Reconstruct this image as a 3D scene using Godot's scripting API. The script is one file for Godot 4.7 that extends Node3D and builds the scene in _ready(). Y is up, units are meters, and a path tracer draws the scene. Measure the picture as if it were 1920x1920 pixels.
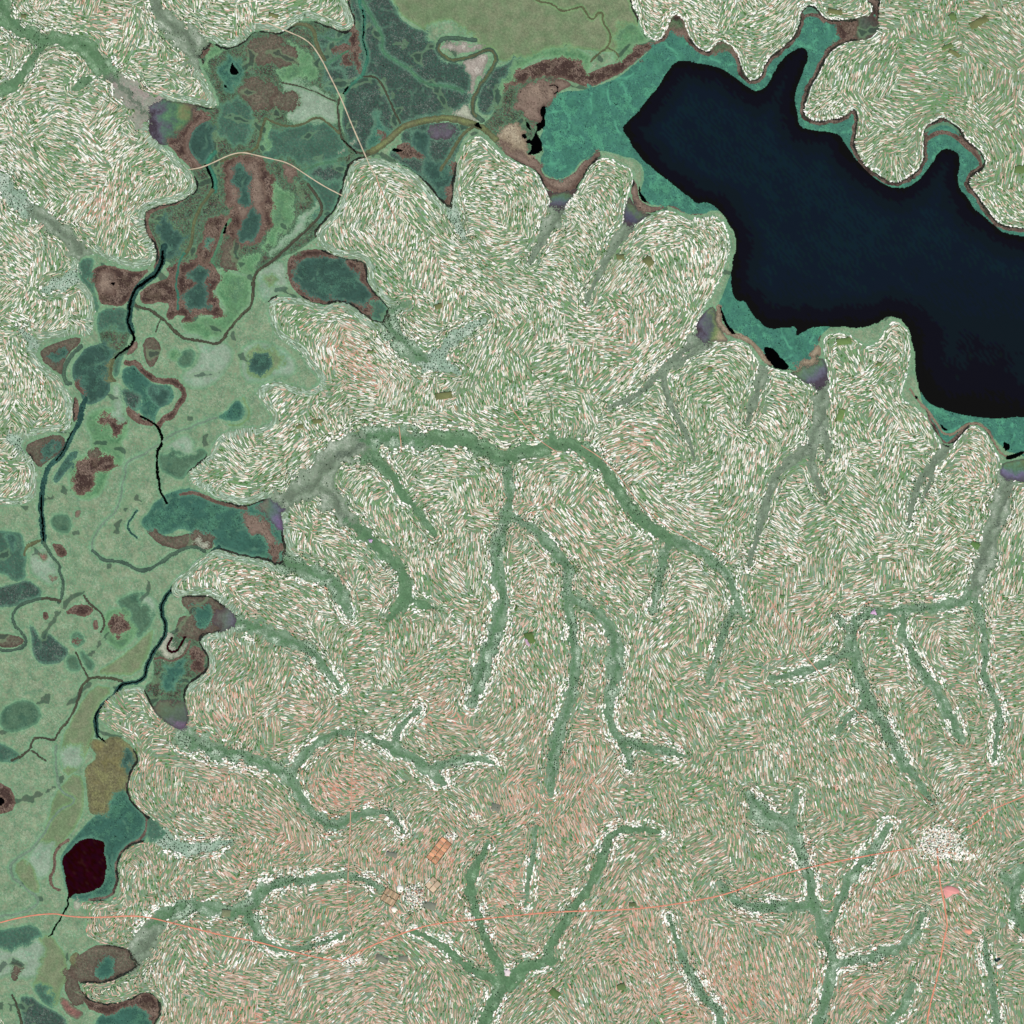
extends Node3D
# A river delta seen from high above: cultivated uplands cut by dry valleys, a marsh floodplain with ponds and
# streams, and a dark lake. Map units ("px") are 5 m; x = (px - 960) * 5 east, z = (py - 960) * 5 south.

const S := 5.0            # metres per map unit
const O := -48.0          # first map unit of the ground grid
const CS := 1.2           # map units per ground cell
const N := 1680           # ground cells a side
const KAL := 1.2         # light that a flat sunlit surface gets; base colour = seen colour / KAL
const DN := 840           # distance grid, two ground cells a cell
const DC := 2.4
const HIGH := 3.0         # upland level, metres above the floodplain

var A := PackedInt32Array()     # which zone each ground cell belongs to, as traced
var B := PackedInt32Array()     # the same with natural ragged edges
var zones: Array = []          # per zone: name, class, label, kind, category, level, gradient
var zlevel := PackedFloat32Array()
var zhard := PackedByteArray()
var zfringe := PackedByteArray()
var rng := RandomNumberGenerator.new()
var n_warp_x := PackedByteArray()
var n_warp_y := PackedByteArray()
var n_mid := PackedByteArray()
var n_big := PackedByteArray()
var n_vein := PackedByteArray()
var n_fine := PackedByteArray()
var n_creek := PackedByteArray()
var d_up := PackedFloat32Array()     # inside the marsh: how far the upland is
var d_marsh := PackedFloat32Array()  # on the upland: how far the marsh is
var d_valley := PackedFloat32Array() # on the upland: how far the next valley or marsh is
var d_lake := PackedFloat32Array()   # in the lake: how far its shore is
var tang := PackedFloat32Array()     # direction of the contour lines close to the valleys
var tang_far := PackedFloat32Array() # the same, far smoother
var taken := {}
var ground_mat: StandardMaterial3D

# three tones each (seen colours, sRGB), then a speckle colour and how much of it there is
var CL := {
	"upland": [[118, 144, 118], [128, 144, 122], [110, 138, 108], [150, 158, 138], 0.04],
	"grass": [[108, 144, 114], [126, 142, 114], [136, 152, 126], [150, 168, 146], 0.06],
	"palegrass": [[132, 158, 138], [142, 158, 142], [118, 154, 130], [160, 176, 160], 0.05],
	"meadow": [[84, 128, 94], [98, 140, 102], [84, 120, 94], [118, 150, 114], 0.06],
	"olive": [[108, 130, 98], [112, 128, 100], [122, 132, 106], [130, 146, 112], 0.06],
	"olivebrown": [[116, 114, 80], [106, 104, 82], [122, 124, 88], [90, 84, 70], 0.06],
	"sedge": [[64, 82, 76], [74, 76, 76], [58, 92, 80], [112, 122, 116], 0.06],
	"greensedge": [[68, 96, 86], [78, 96, 84], [64, 106, 90], [92, 118, 100], 0.06],
	"brown": [[74, 60, 56], [64, 50, 48], [92, 80, 70], [128, 112, 102], 0.2],
	"browngrey": [[98, 90, 80], [88, 78, 72], [96, 102, 86], [122, 110, 98], 0.08],
	"pink": [[132, 115, 105], [120, 106, 96], [140, 124, 112], [72, 58, 54], 0.06],
	"beige": [[160, 148, 126], [146, 134, 116], [168, 158, 138], [90, 76, 66], 0.06],
	"mixed": [[92, 80, 72], [60, 92, 84], [90, 124, 94], [52, 46, 44], 0.14],
	"teal": [[58, 88, 80], [54, 78, 72], [70, 108, 94], [48, 66, 60], 0.06],
	"teallight": [[62, 104, 92], [56, 92, 84], [74, 120, 100], [48, 76, 68], 0.06],
	"shallows": [[72, 130, 110], [62, 108, 100], [80, 144, 118], [46, 80, 74], 0.04],
	"black": [[5, 5, 6], [3, 3, 4], [8, 9, 10], [5, 5, 6], 0.0],
	"darkwater": [[46, 78, 72], [40, 66, 64], [56, 92, 84], [20, 30, 30], 0.05],
	"redlake": [[38, 12, 16], [34, 10, 14], [42, 14, 18], [30, 8, 12], 0.05],
	"lake": [[18, 26, 40], [14, 18, 28], [22, 38, 54], [18, 24, 36], 0.0],
	"purple": [[96, 92, 104], [86, 82, 90], [84, 104, 96], [120, 110, 120], 0.05],
	"sandbar": [[168, 162, 154], [150, 142, 136], [180, 176, 168], [120, 112, 106], 0.06],
	"palesand": [[176, 182, 164], [160, 168, 150], [190, 192, 178], [130, 136, 120], 0.04],
	"channel": [[92, 86, 74], [80, 74, 64], [98, 104, 80], [60, 56, 50], 0.06],
	"greenstream": [[82, 108, 92], [74, 98, 88], [92, 122, 98], [60, 80, 72], 0.05],
	"olivestream": [[114, 116, 86], [104, 110, 82], [120, 130, 88], [80, 90, 70], 0.04],
	"brightstream": [[92, 150, 112], [84, 138, 108], [106, 156, 110], [70, 110, 92], 0.03],
	"tealstream": [[74, 148, 120], [66, 130, 108], [84, 156, 126], [50, 90, 80], 0.03],
	"palestream": [[138, 164, 142], [124, 150, 132], [146, 168, 148], [100, 130, 110], 0.04],
	"fringe": [[42, 48, 44], [34, 34, 34], [54, 62, 52], [84, 74, 66], 0.08],
	"mudfringe": [[92, 78, 72], [120, 106, 96], [66, 52, 50], [52, 44, 42], 0.14],
	"valley": [[124, 150, 126], [112, 140, 116], [150, 174, 154], [200, 214, 200], 0.12],
	"greenvalley": [[108, 142, 110], [98, 132, 100], [128, 156, 130], [160, 184, 160], 0.07],
	"greyvalley": [[134, 148, 132], [120, 140, 120], [152, 164, 150], [180, 190, 178], 0.06],
	"greenbed": [[86, 122, 90], [96, 130, 98], [78, 112, 84], [110, 140, 112], 0.06],
	"greybed": [[98, 114, 98], [108, 122, 106], [90, 104, 92], [130, 146, 130], 0.06],
	"pinkvalley": [[146, 144, 134], [124, 138, 124], [152, 142, 138], [168, 166, 160], 0.04],
	"palevalley": [[142, 166, 150], [126, 156, 136], [164, 182, 168], [200, 214, 204], 0.08],
	"redpatch": [[132, 92, 92], [118, 96, 88], [142, 104, 98], [100, 80, 76], 0.08],
	"darkgreen": [[76, 106, 88], [84, 114, 92], [66, 98, 82], [100, 130, 108], 0.06],
}
const WATERS := ["pond", "lake", "river", "stream", "canal", "floodplain", "valley", "shallows", "channel", "inlet", "upland"]

func lin(c: Array) -> Color:
	var k := Color(c[0] / 255.0, c[1] / 255.0, c[2] / 255.0).srgb_to_linear()
	return Color(minf(k.r / KAL, 0.86), minf(k.g / KAL, 0.86), minf(k.b / KAL, 0.86))

func numbered(nm: String) -> String:
	var k: int = taken.get(nm, -1) + 1
	taken[nm] = k
	return nm if k == 0 else "%s_%03d" % [nm, k]

func tag(o: Node, label: String, category: String, group := "", kind := "") -> void:
	o.set_meta("label", label)
	if category != "": o.set_meta("category", category)
	if group != "": o.set_meta("group", group)
	if kind != "": o.set_meta("kind", kind)

func wx(px: float) -> float: return (px - 960.0) * S
func cell_at(px: float, py: float) -> int:
	return clampi(int((py - O) / CS), 0, N - 1) * N + clampi(int((px - O) / CS), 0, N - 1)
func height(px: float, py: float) -> float: return zlevel[B[cell_at(px, py)]]

# ---------------------------------------------------------------- tracing zones on the ground

func add_zone(nm: String, cls: String, label: String, level: float, hard: int, fringe: int, grad: Array) -> int:
	zones.append({"n": nm, "c": cls, "l": label, "g": grad})
	zlevel.append(level); zhard.append(hard); zfringe.append(fringe)
	return zones.size() - 1

func fill(pts: Array, id: int, only_marsh: bool) -> void:
	var n := pts.size() / 2
	var xs := PackedFloat32Array(); var ys := PackedFloat32Array()
	var lo := 1e9; var hi := -1e9
	for i in n:
		xs.append((pts[2 * i] - O) / CS); ys.append((pts[2 * i + 1] - O) / CS)
		lo = minf(lo, ys[i]); hi = maxf(hi, ys[i])
	for r in range(maxi(0, int(lo)), mini(N - 1, int(hi)) + 1):
		var y := r + 0.5
		var cr := PackedFloat32Array()
		for i in n:
			var j := (i + 1) % n
			if (ys[i] <= y) != (ys[j] <= y):
				cr.append(xs[i] + (y - ys[i]) / (ys[j] - ys[i]) * (xs[j] - xs[i]))
		cr.sort()
		for k in range(0, cr.size() - 1, 2):
			for c in range(maxi(0, int(ceil(cr[k] - 0.5))), mini(N - 1, int(cr[k + 1] - 0.5)) + 1):
				var at := r * N + c
				if not only_marsh or A[at] != 0: A[at] = id

# smooth a traced outline: Chaikin corner cutting
func smoothed(pts: Array, stride: int, closed: bool) -> Array:
	var n := pts.size() / stride
	var out := []
	if not closed:
		for k in stride: out.append(pts[k])
	for i in (n if closed else n - 1):
		var a := i * stride; var b := ((i + 1) % n) * stride
		for t in [0.25, 0.75]:
			for k in stride: out.append(lerpf(pts[a + k], pts[b + k], t))
	if not closed:
		for k in stride: out.append(pts[(n - 1) * stride + k])
	return out

func zone(nm: String, cls: String, label: String, pts: Array, fringe := 1, grad := []) -> void:
	var water := cls in ["black", "redlake", "lake"]
	var id := add_zone(nm, cls, label, -1.0 if water else 0.0, 1 if water else 0, fringe, grad)
	fill(smoothed(pts, 2, true), id, true)

func stroke(pts: Array, id: int, rule: int) -> void:   # x, y, width triples; rule 0 marsh only, 1 upland only, 2 any, 3 valleys only
	for i in pts.size() / 3 - 1:
		var a := Vector2(pts[3 * i], pts[3 * i + 1]); var b := Vector2(pts[3 * i + 3], pts[3 * i + 4])
		var wa: float = pts[3 * i + 2] * 0.5; var wb: float = pts[3 * i + 5] * 0.5
		var m := maxf(wa, wb) * 1.3
		var ab := b - a
		var ll := maxf(ab.length_squared(), 0.001)
		for r in range(maxi(0, int((minf(a.y, b.y) - m - O) / CS)), mini(N - 1, int((maxf(a.y, b.y) + m - O) / CS)) + 1):
			for c in range(maxi(0, int((minf(a.x, b.x) - m - O) / CS)), mini(N - 1, int((maxf(a.x, b.x) + m - O) / CS)) + 1):
				var p := Vector2(O + (c + 0.5) * CS, O + (r + 0.5) * CS)
				var t := clampf((p - a).dot(ab) / ll, 0.0, 1.0)
				var at := r * N + c
				var uneven := 1.0 + ((n_warp_x[at] - 128) * 0.006 if rule == 1 else 0.0)
				if p.distance_squared_to(a + ab * t) <= pow(lerpf(wa, wb, t) * uneven, 2.0):
					if rule == 2 or (rule == 0 and A[at] != 0) or (rule == 1 and A[at] == 0) or (rule == 3 and zones[A[at]].n == "valley"): A[at] = id

func line(nm: String, cls: String, label: String, w: float, pts: Array, fringe := 0) -> void:
	var id := add_zone(nm, cls, label, -0.6 if cls == "black" else -0.2, 1, fringe, [])
	var t := []
	for i in pts.size() / 2: t.append_array([pts[2 * i], pts[2 * i + 1], w])
	stroke(smoothed(t, 3, false), id, 0)

func bank(cls: String, w: float, pts: Array, label: String) -> void:
	line("reed_fringe" if cls in ["brown", "pink", "mudfringe", "beige"] else "stream_bank", cls, label, w, pts, 1)

func valley(cls: String, label: String, runs: Array) -> void:
	var id := add_zone("valley", cls, label, HIGH - 1.0, 0, 0, [])
	for pts in runs: stroke(smoothed(pts, 3, false), id, 1)
	if cls == "palevalley": return
	var bed := add_zone("stream", "greybed" if cls in ["greyvalley", "pinkvalley"] else "greenbed", "dark damp bed of the " + label, HIGH - 1.4, 0, 0, [])
	for pts in runs:   # the wandering damp bed along the bottom
		var t := []
		for i in pts.size() / 3:
			var k: int = i * 3
			var o: float = float(pts[k + 2]) * 0.24
			t.append_array([pts[k] + rng.randf_range(-o, o), pts[k + 1] + rng.randf_range(-o, o), clampf(float(pts[k + 2]) * rng.randf_range(0.12, 0.34), 2.0, 9.0)])
		stroke(smoothed(smoothed(t, 3, false), 3, false), bed, 3)

# ---------------------------------------------------------------- distances

func chamfer(mask: PackedByteArray) -> PackedFloat32Array:   # distance in map units to the nearest cell that is 0
	var d := PackedFloat32Array(); d.resize(DN * DN)
	for i in DN * DN: d[i] = 0.0 if mask[i] == 0 else 9e5
	var q := DC * 1.3507; var e := DC * 0.955
	for r in range(1, DN):
		for c in range(1, DN - 1):
			var i := r * DN + c
			if d[i] > 0.0:
				d[i] = minf(minf(d[i], minf(d[i - 1], d[i - DN]) + e), minf(d[i - DN - 1], d[i - DN + 1]) + q)
	for r in range(DN - 2, -1, -1):
		for c in range(DN - 2, 0, -1):
			var i := r * DN + c
			if d[i] > 0.0:
				d[i] = minf(minf(d[i], minf(d[i + 1], d[i + DN]) + e), minf(d[i + DN + 1], d[i + DN - 1]) + q)
	return d

func dist(d: PackedFloat32Array, px: float, py: float) -> float:
	var x := clampf((px - O) / DC - 0.5, 0.0, DN - 1.01); var y := clampf((py - O) / DC - 0.5, 0.0, DN - 1.01)
	var i := int(y) * DN + int(x)
	var fx := x - int(x); var fy := y - int(y)
	return lerpf(lerpf(d[i], d[i + 1], fx), lerpf(d[i + DN], d[i + DN + 1], fx), fy)

func noise_bytes(freq: float, octaves: int, sd: int, ridged := false) -> PackedByteArray:
	var f := FastNoiseLite.new()
	f.noise_type = FastNoiseLite.TYPE_SIMPLEX_SMOOTH
	f.frequency = freq * CS / 1.5; f.seed = sd
	f.fractal_type = FastNoiseLite.FRACTAL_RIDGED if ridged else FastNoiseLite.FRACTAL_FBM
	f.fractal_octaves = octaves
	var im := f.get_image(N, N, false, false, true)
	im.convert(Image.FORMAT_L8)
	return im.get_data()

func trace_floodplain() -> void:
	add_zone("upland", "upland", "cultivated upland plain between the dry valleys", HIGH, 1, 0, [])
	var id := add_zone("floodplain", "grass", "grey-green grassy floodplain along the winding streams", 0.0, 1, 0, [])
	fill(smoothed([650, -60, 650, 0, 657, 20, 665, 40, 661, 52, 650, 58, 635, 57, 618, 50, 600, 42, 585, 36, 575, 32, 562, 38, 548, 48, 535, 57, 520, 62, 505, 60, 490, 55, 478, 55,
		470, 58, 463, 68, 455, 78, 443, 86, 430, 89, 415, 87, 400, 78, 390, 76, 385, 83, 378, 95, 370, 110, 375, 125, 383, 145, 393, 163, 404, 182, 408, 195, 402, 204, 390, 202,
		370, 197, 350, 193, 330, 190, 310, 188, 298, 193, 288, 205, 280, 225, 277, 240, 282, 255, 295, 268, 315, 280, 335, 298, 352, 315, 363, 330, 368, 345, 366, 358, 355, 368,
		340, 376, 320, 382, 300, 385, 285, 390, 272, 398, 268, 412, 272, 430, 282, 448, 290, 465, 292, 480, 290, 490, 278, 498, 262, 502, 245, 502, 230, 498, 215, 493, 200, 486,
		188, 480, 175, 476, 160, 478, 148, 488, 144, 505, 147, 520, 158, 532, 170, 545, 176, 560, 178, 580, 176, 600, 174, 618, 168, 628, 160, 632, 150, 625, 135, 628, 115, 632,
		95, 635, 78, 640, 68, 655, 66, 668, 76, 680, 90, 692, 105, 702, 115, 712, 122, 725, 130, 737, 136, 755, 138, 775, 134, 795, 125, 808, 105, 810, 80, 814, 55, 818, 42, 828,
		38, 838, 48, 850, 60, 862, 68, 880, 70, 900, 68, 925, 62, 940, 40, 944, 15, 948, -60, 945, -60, 1980, 285, 1980, 290, 1920, 300, 1905, 303, 1890, 298, 1872, 285, 1862,
		270, 1860, 250, 1870, 225, 1880, 200, 1882, 175, 1878, 158, 1865, 150, 1845, 165, 1842, 190, 1845, 215, 1838, 240, 1825, 257, 1815, 248, 1795, 243, 1780, 225, 1775,
		195, 1772, 172, 1762, 158, 1748, 165, 1730, 160, 1705, 150, 1692, 180, 1692, 205, 1690, 220, 1680, 226, 1665, 222, 1645, 220, 1625, 228, 1605, 240, 1590, 262, 1578,
		285, 1582, 300, 1570, 305, 1560, 298, 1545, 285, 1535, 270, 1525, 255, 1510, 243, 1495, 240, 1480, 243, 1460, 250, 1440, 260, 1425, 255, 1405, 245, 1390, 225, 1378,
		205, 1365, 190, 1352, 187, 1340, 192, 1325, 202, 1312, 217, 1300, 232, 1292, 250, 1290, 268, 1285, 272, 1300, 280, 1320, 292, 1338, 310, 1355, 328, 1366, 343, 1368,
		353, 1355, 354, 1340, 348, 1320, 347, 1300, 355, 1282, 372, 1270, 388, 1258, 394, 1245, 390, 1225, 378, 1210, 376, 1198, 385, 1190, 405, 1186, 425, 1184, 436, 1170,
		442, 1155, 430, 1142, 412, 1128, 395, 1118, 380, 1115, 365, 1117, 345, 1117, 338, 1122, 326, 1122, 318, 1110, 325, 1090, 348, 1070, 372, 1050, 395, 1033, 412, 1030,
		440, 1040, 480, 1046, 500, 1052, 523, 1057, 537, 1040, 535, 1020, 530, 1000, 532, 985, 525, 960, 515, 935, 500, 932, 480, 942, 460, 948, 440, 945, 420, 938, 400, 930,
		385, 920, 370, 912, 355, 905, 352, 888, 375, 870, 395, 850, 402, 828, 420, 812, 450, 806, 480, 802, 500, 797, 512, 785, 500, 765, 486, 745, 480, 735, 490, 722, 520, 715,
		545, 722, 565, 730, 590, 728, 605, 715, 590, 700, 575, 685, 568, 665, 550, 650, 530, 640, 515, 628, 508, 600, 502, 575, 510, 558, 540, 555, 575, 560, 590, 572, 610, 575, 625, 565,
		650, 568, 670, 580, 688, 595, 703, 605, 720, 602, 729, 590, 728, 575, 715, 560, 700, 545, 690, 530, 688, 510, 686, 495, 672, 487, 650, 487, 630, 480, 610, 470, 592, 462,
		597, 450, 590, 438, 600, 425, 620, 405, 635, 385, 640, 365, 645, 345, 650, 325, 660, 305, 680, 296, 705, 296, 730, 302, 755, 311, 780, 325, 795, 340, 810, 358, 825, 375,
		838, 388, 848, 385, 850, 360, 852, 335, 858, 310, 865, 285, 875, 265, 890, 256, 905, 258, 920, 270, 935, 285, 950, 298, 965, 305, 985, 312, 1005, 325, 1017, 340,
		1025, 360, 1032, 375, 1045, 385, 1058, 388, 1068, 378, 1080, 360, 1095, 335, 1110, 310, 1122, 298, 1135, 294, 1150, 300, 1170, 310, 1185, 320, 1188, 335, 1183, 350,
		1178, 370, 1172, 390, 1168, 408, 1178, 420, 1188, 424, 1200, 414, 1218, 402, 1240, 395, 1260, 394, 1275, 403, 1290, 412, 1310, 410, 1335, 404, 1352, 412, 1362, 425,
		1368, 445, 1369, 465, 1364, 490, 1355, 515, 1345, 535, 1335, 555, 1320, 580, 1308, 605, 1303, 615, 1318, 635, 1340, 642, 1365, 640, 1390, 640, 1405, 650, 1415, 665,
		1425, 683, 1440, 688, 1465, 695, 1490, 703, 1508, 718, 1525, 723, 1545, 719, 1553, 708, 1550, 690, 1546, 670, 1544, 650, 1546, 635, 1558, 627, 1575, 625, 1590, 627,
		1602, 635, 1615, 645, 1625, 650, 1640, 645, 1655, 630, 1665, 610, 1675, 600, 1688, 605, 1698, 615, 1706, 632, 1708, 650, 1706, 680, 1702, 700, 1695, 720, 1690, 738,
		1692, 748, 1705, 758, 1720, 765, 1735, 778, 1745, 795, 1752, 815, 1760, 828, 1775, 835, 1785, 835, 1800, 820, 1812, 805, 1825, 799, 1840, 803, 1852, 818, 1862, 838,
		1872, 858, 1880, 885, 1885, 890, 1900, 900, 1920, 905, 1980, 910, 1980, 435, 1920, 428, 1895, 425, 1875, 420, 1860, 405, 1845, 385, 1830, 360, 1820, 350, 1818, 345,
		1825, 330, 1840, 320, 1848, 312, 1848, 295, 1838, 280, 1822, 272, 1808, 258, 1800, 240, 1788, 232, 1770, 220, 1755, 225, 1740, 235, 1733, 245, 1732, 265, 1732, 290,
		1728, 312, 1710, 328, 1685, 342, 1670, 341, 1650, 330, 1625, 312, 1610, 290, 1603, 268, 1606, 245, 1610, 220, 1605, 205, 1598, 206, 1590, 215, 1570, 222, 1545, 226,
		1520, 225, 1508, 215, 1510, 190, 1520, 165, 1535, 140, 1545, 115, 1560, 95, 1580, 82, 1605, 76, 1630, 74, 1645, 60, 1650, 42, 1640, 33, 1620, 30, 1600, 36, 1575, 38,
		1550, 36, 1538, 25, 1528, 10, 1512, 10, 1502, 25, 1498, 45, 1488, 70, 1468, 88, 1445, 105, 1435, 120, 1430, 138, 1418, 150, 1405, 150, 1395, 140, 1390, 120, 1385, 105,
		1375, 90, 1362, 80, 1350, 76, 1340, 85, 1330, 97, 1318, 95, 1300, 82, 1288, 60, 1280, 35, 1268, 25, 1258, 35, 1250, 55, 1243, 70, 1232, 77, 1218, 72, 1205, 55, 1195, 30,
		1185, 10, 1175, -60], 2, true), id, false)

func trace_valleys() -> void:
	valley("greenvalley", "green valley winding down from the top left corner", [[0, -40, 26, 0, 15, 30, 20, 45, 28, 45, 62, 26, 75, 72, 24, 110, 75, 24, 140, 78, 28, 165, 95, 36, 190, 125, 38, 205, 140, 34],
		[80, 85, 14, 65, 105, 16, 40, 140, 20, 15, 165, 22, -40, 190, 22], [165, 150, 20, 150, 162, 12, 138, 168, 6]])
	valley("pinkvalley", "pale pinkish valley mouth above the purple bay", [[205, 142, 26, 225, 158, 34, 245, 178, 42, 265, 195, 54, 280, 208, 60]])
	valley("greyvalley", "grey-green valley mouth west of the upper marsh", [[280, -40, 20, 295, 20, 24, 320, 45, 30, 350, 72, 46, 372, 98, 56]])
	valley("palevalley", "pale dotted valley on the left edge below the upper corner", [[-40, 320, 24, 0, 335, 34, 20, 360, 40, 45, 385, 34]])
	valley("greyvalley", "smooth grey valley ending at the left reed bay", [[45, 385, 32, 75, 405, 26, 105, 425, 24, 130, 450, 30, 155, 478, 34]])
	valley("palevalley", "short pale gully beside the left marsh edge", [[82, 545, 12, 105, 535, 22, 130, 525, 26, 145, 515, 24], [40, 618, 8, 50, 630, 14, 65, 648, 24], [15, 820, 12, 30, 830, 22, 40, 838, 20]])
	valley("greyvalley", "broad grey valley mouth east of the purple lobe", [[525, 950, 30, 545, 932, 50, 565, 918, 56, 595, 893, 58, 612, 870, 50, 640, 847, 46, 670, 832, 44], [600, 915, 40, 622, 935, 44, 640, 960, 30, 655, 975, 26]])
	valley("valley", "long central valley curving down to the right", [[670, 830, 44, 700, 815, 42, 740, 822, 38, 790, 824, 34]])
	valley("greenvalley", "dark green trough of the long central valley", [[790, 824, 32, 840, 822, 32, 880, 826, 34, 910, 845, 28, 935, 862, 26, 960, 858, 26, 1000, 845, 24, 1040, 836, 24, 1080, 834, 26, 1105, 846, 24, 1125, 870, 22, 1145, 900, 22, 1165, 930, 22, 1190, 960, 22, 1220, 985, 22, 1250, 1010, 26],
		[1040, 832, 18, 1036, 812, 8]])
	valley("valley", "valley looping round the concentric fields right of centre", [[1250, 1010, 26, 1285, 1022, 20, 1310, 1030, 18, 1340, 1055, 16, 1365, 1080, 16, 1376, 1105, 12, 1383, 1132, 12, 1396, 1156, 10], [1255, 1015, 20, 1246, 1045, 20, 1238, 1078, 16, 1230, 1105, 14, 1225, 1145, 10],
		[1383, 1132, 14, 1368, 1160, 14, 1356, 1190, 12, 1345, 1225, 12, 1328, 1278, 10]])
	valley("valley", "long south-running valley dotted with trees, left of the centre line", [[950, 862, 16, 955, 900, 18, 955, 930, 18, 950, 965, 20, 938, 1000, 22, 930, 1040, 24, 935, 1080, 22, 944, 1120, 24, 935, 1170, 30, 915, 1220, 32, 900, 1270, 30, 884, 1322, 18]])
	valley("valley", "narrow straight valley running south through the centre", [[955, 965, 14, 990, 985, 16, 1020, 1010, 18, 1045, 1040, 24, 1066, 1065, 26, 1062, 1100, 16, 1068, 1140, 16, 1075, 1200, 18, 1080, 1250, 20, 1070, 1310, 20, 1050, 1360, 22, 1040, 1410, 24, 1034, 1450, 22, 1033, 1488, 12]])
	valley("valley", "side valley with a bent tail right of the straight central one", [[1068, 1120, 14, 1095, 1135, 18, 1125, 1150, 18, 1145, 1180, 20, 1155, 1220, 30, 1155, 1260, 32, 1145, 1300, 24, 1140, 1340, 14, 1150, 1370, 16, 1170, 1392, 18, 1210, 1400, 14, 1250, 1410, 14, 1285, 1418, 6], [1165, 1390, 14, 1180, 1420, 14, 1180, 1442, 8]])
	valley("greenvalley", "green valley south of the broad grey mouth", [[655, 975, 26, 670, 990, 26, 695, 1010, 22, 720, 1035, 20, 745, 1058, 22, 760, 1085, 22, 763, 1118, 22, 752, 1138, 28, 730, 1160, 12], [760, 1122, 16, 790, 1132, 14, 818, 1142, 6]])
	valley("greenvalley", "thin green gully between two field lobes left of centre", [[685, 850, 24, 712, 868, 24, 735, 893, 18, 755, 925, 12, 785, 962, 14, 815, 1002, 8]])
	valley("valley", "valley tail below the reed lobe, fading among fields", [[528, 1052, 34, 560, 1066, 32, 600, 1075, 26, 628, 1095, 28, 645, 1125, 26, 655, 1158, 12]])
	valley("valley", "wedge valley tapering right from the two-lobed marsh", [[432, 1165, 26, 470, 1175, 30, 510, 1188, 28, 550, 1205, 24, 590, 1225, 16, 615, 1260, 12, 640, 1290, 6]])
	valley("valley", "winding valley between the orange-tinted fields at lower left", [[345, 1378, 34, 375, 1398, 32, 420, 1410, 24, 470, 1422, 22, 510, 1440, 22, 540, 1456, 24, 556, 1438, 18, 575, 1412, 16, 600, 1388, 14, 630, 1374, 14, 660, 1372, 14, 700, 1386, 14, 740, 1405, 18, 780, 1425, 20, 810, 1446, 22, 832, 1468, 14],
		[545, 1456, 20, 560, 1490, 18, 580, 1520, 18, 605, 1540, 18, 630, 1547, 24, 660, 1532, 18, 700, 1520, 14, 735, 1525, 10, 757, 1562, 6], [740, 1400, 14, 745, 1370, 14, 765, 1345, 12, 788, 1328, 8], [810, 1440, 14, 850, 1428, 14, 890, 1420, 12, 925, 1430, 6]])
	valley("greyvalley", "pale smooth valley mouth above the pale wooded spit at lower left", [[252, 1800, 40, 270, 1768, 44, 288, 1738, 36]])
	valley("valley", "valley crossed by the orange road at lower left", [[288, 1740, 34, 312, 1716, 30, 345, 1699, 28, 390, 1702, 28, 430, 1710, 28, 470, 1702, 26, 490, 1668, 22, 520, 1657, 20, 560, 1651, 14, 610, 1646, 12, 650, 1641, 12, 690, 1651, 10, 716, 1666, 8], [465, 1708, 24, 478, 1735, 24, 490, 1762, 16, 520, 1780, 12, 560, 1780, 10, 600, 1770, 8, 650, 1748, 6]])
	valley("palevalley", "pale hollow right of the dark red lake's inlet", [[298, 1562, 26, 325, 1588, 26, 360, 1594, 22, 400, 1588, 14, 432, 1578, 8]])
	valley("greenvalley", "forked valley at the bottom centre", [[1045, 1800, 10, 1020, 1802, 20, 980, 1818, 20, 948, 1848, 28, 925, 1880, 22, 905, 1920, 22, 888, 1980, 20], [948, 1848, 24, 935, 1810, 16, 920, 1780, 14, 903, 1745, 14, 890, 1700, 18, 880, 1660, 20, 886, 1630, 20, 905, 1600, 10, 915, 1580, 6],
		[1022, 1800, 20, 1040, 1760, 16, 1060, 1725, 16, 1085, 1690, 16, 1110, 1650, 18, 1130, 1610, 16, 1140, 1575, 16, 1160, 1557, 12, 1200, 1553, 12, 1240, 1562, 6], [940, 1840, 16, 900, 1830, 16, 870, 1810, 14, 840, 1780, 14, 810, 1762, 12, 775, 1745, 8]])
	valley("valley", "faint straight gully left of the forked valley's right arm", [[1005, 1550, 6, 1000, 1600, 10, 990, 1650, 10, 985, 1700, 6]])
	valley("valley", "narrow valley leaving the bottom edge right of centre", [[1255, 1720, 8, 1270, 1770, 12, 1290, 1820, 14, 1320, 1870, 16, 1350, 1900, 16, 1365, 1980, 16]])
	valley("greyvalley", "smooth grey valley dropping from the lake on the right edge", [[1890, 895, 30, 1880, 930, 34, 1868, 970, 34, 1860, 1000, 32, 1845, 1060, 34, 1830, 1100, 30]])
	valley("valley", "branching valley below the right edge valley", [[1830, 1100, 28, 1808, 1125, 22, 1780, 1135, 16, 1740, 1140, 16, 1700, 1143, 14, 1650, 1147, 18, 1620, 1152, 18, 1600, 1172, 18, 1598, 1200, 20, 1588, 1222, 16, 1560, 1237, 14, 1520, 1256, 14, 1480, 1266, 12, 1445, 1270, 6],
		[1825, 1115, 14, 1836, 1150, 12, 1845, 1190, 12, 1848, 1230, 12, 1842, 1262, 12, 1860, 1300, 12, 1876, 1340, 14, 1868, 1380, 12, 1864, 1425, 6], [1700, 1145, 12, 1690, 1175, 12, 1700, 1210, 16, 1720, 1245, 18, 1745, 1280, 20, 1775, 1330, 20, 1803, 1385, 14],
		[1598, 1210, 18, 1610, 1260, 20, 1622, 1300, 26, 1640, 1340, 22, 1665, 1370, 20, 1680, 1410, 20, 1702, 1442, 18, 1725, 1470, 12, 1748, 1505, 8], [1625, 1318, 14, 1592, 1342, 12, 1570, 1375, 8], [1570, 1155, 10, 1588, 1180, 10]])
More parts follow.
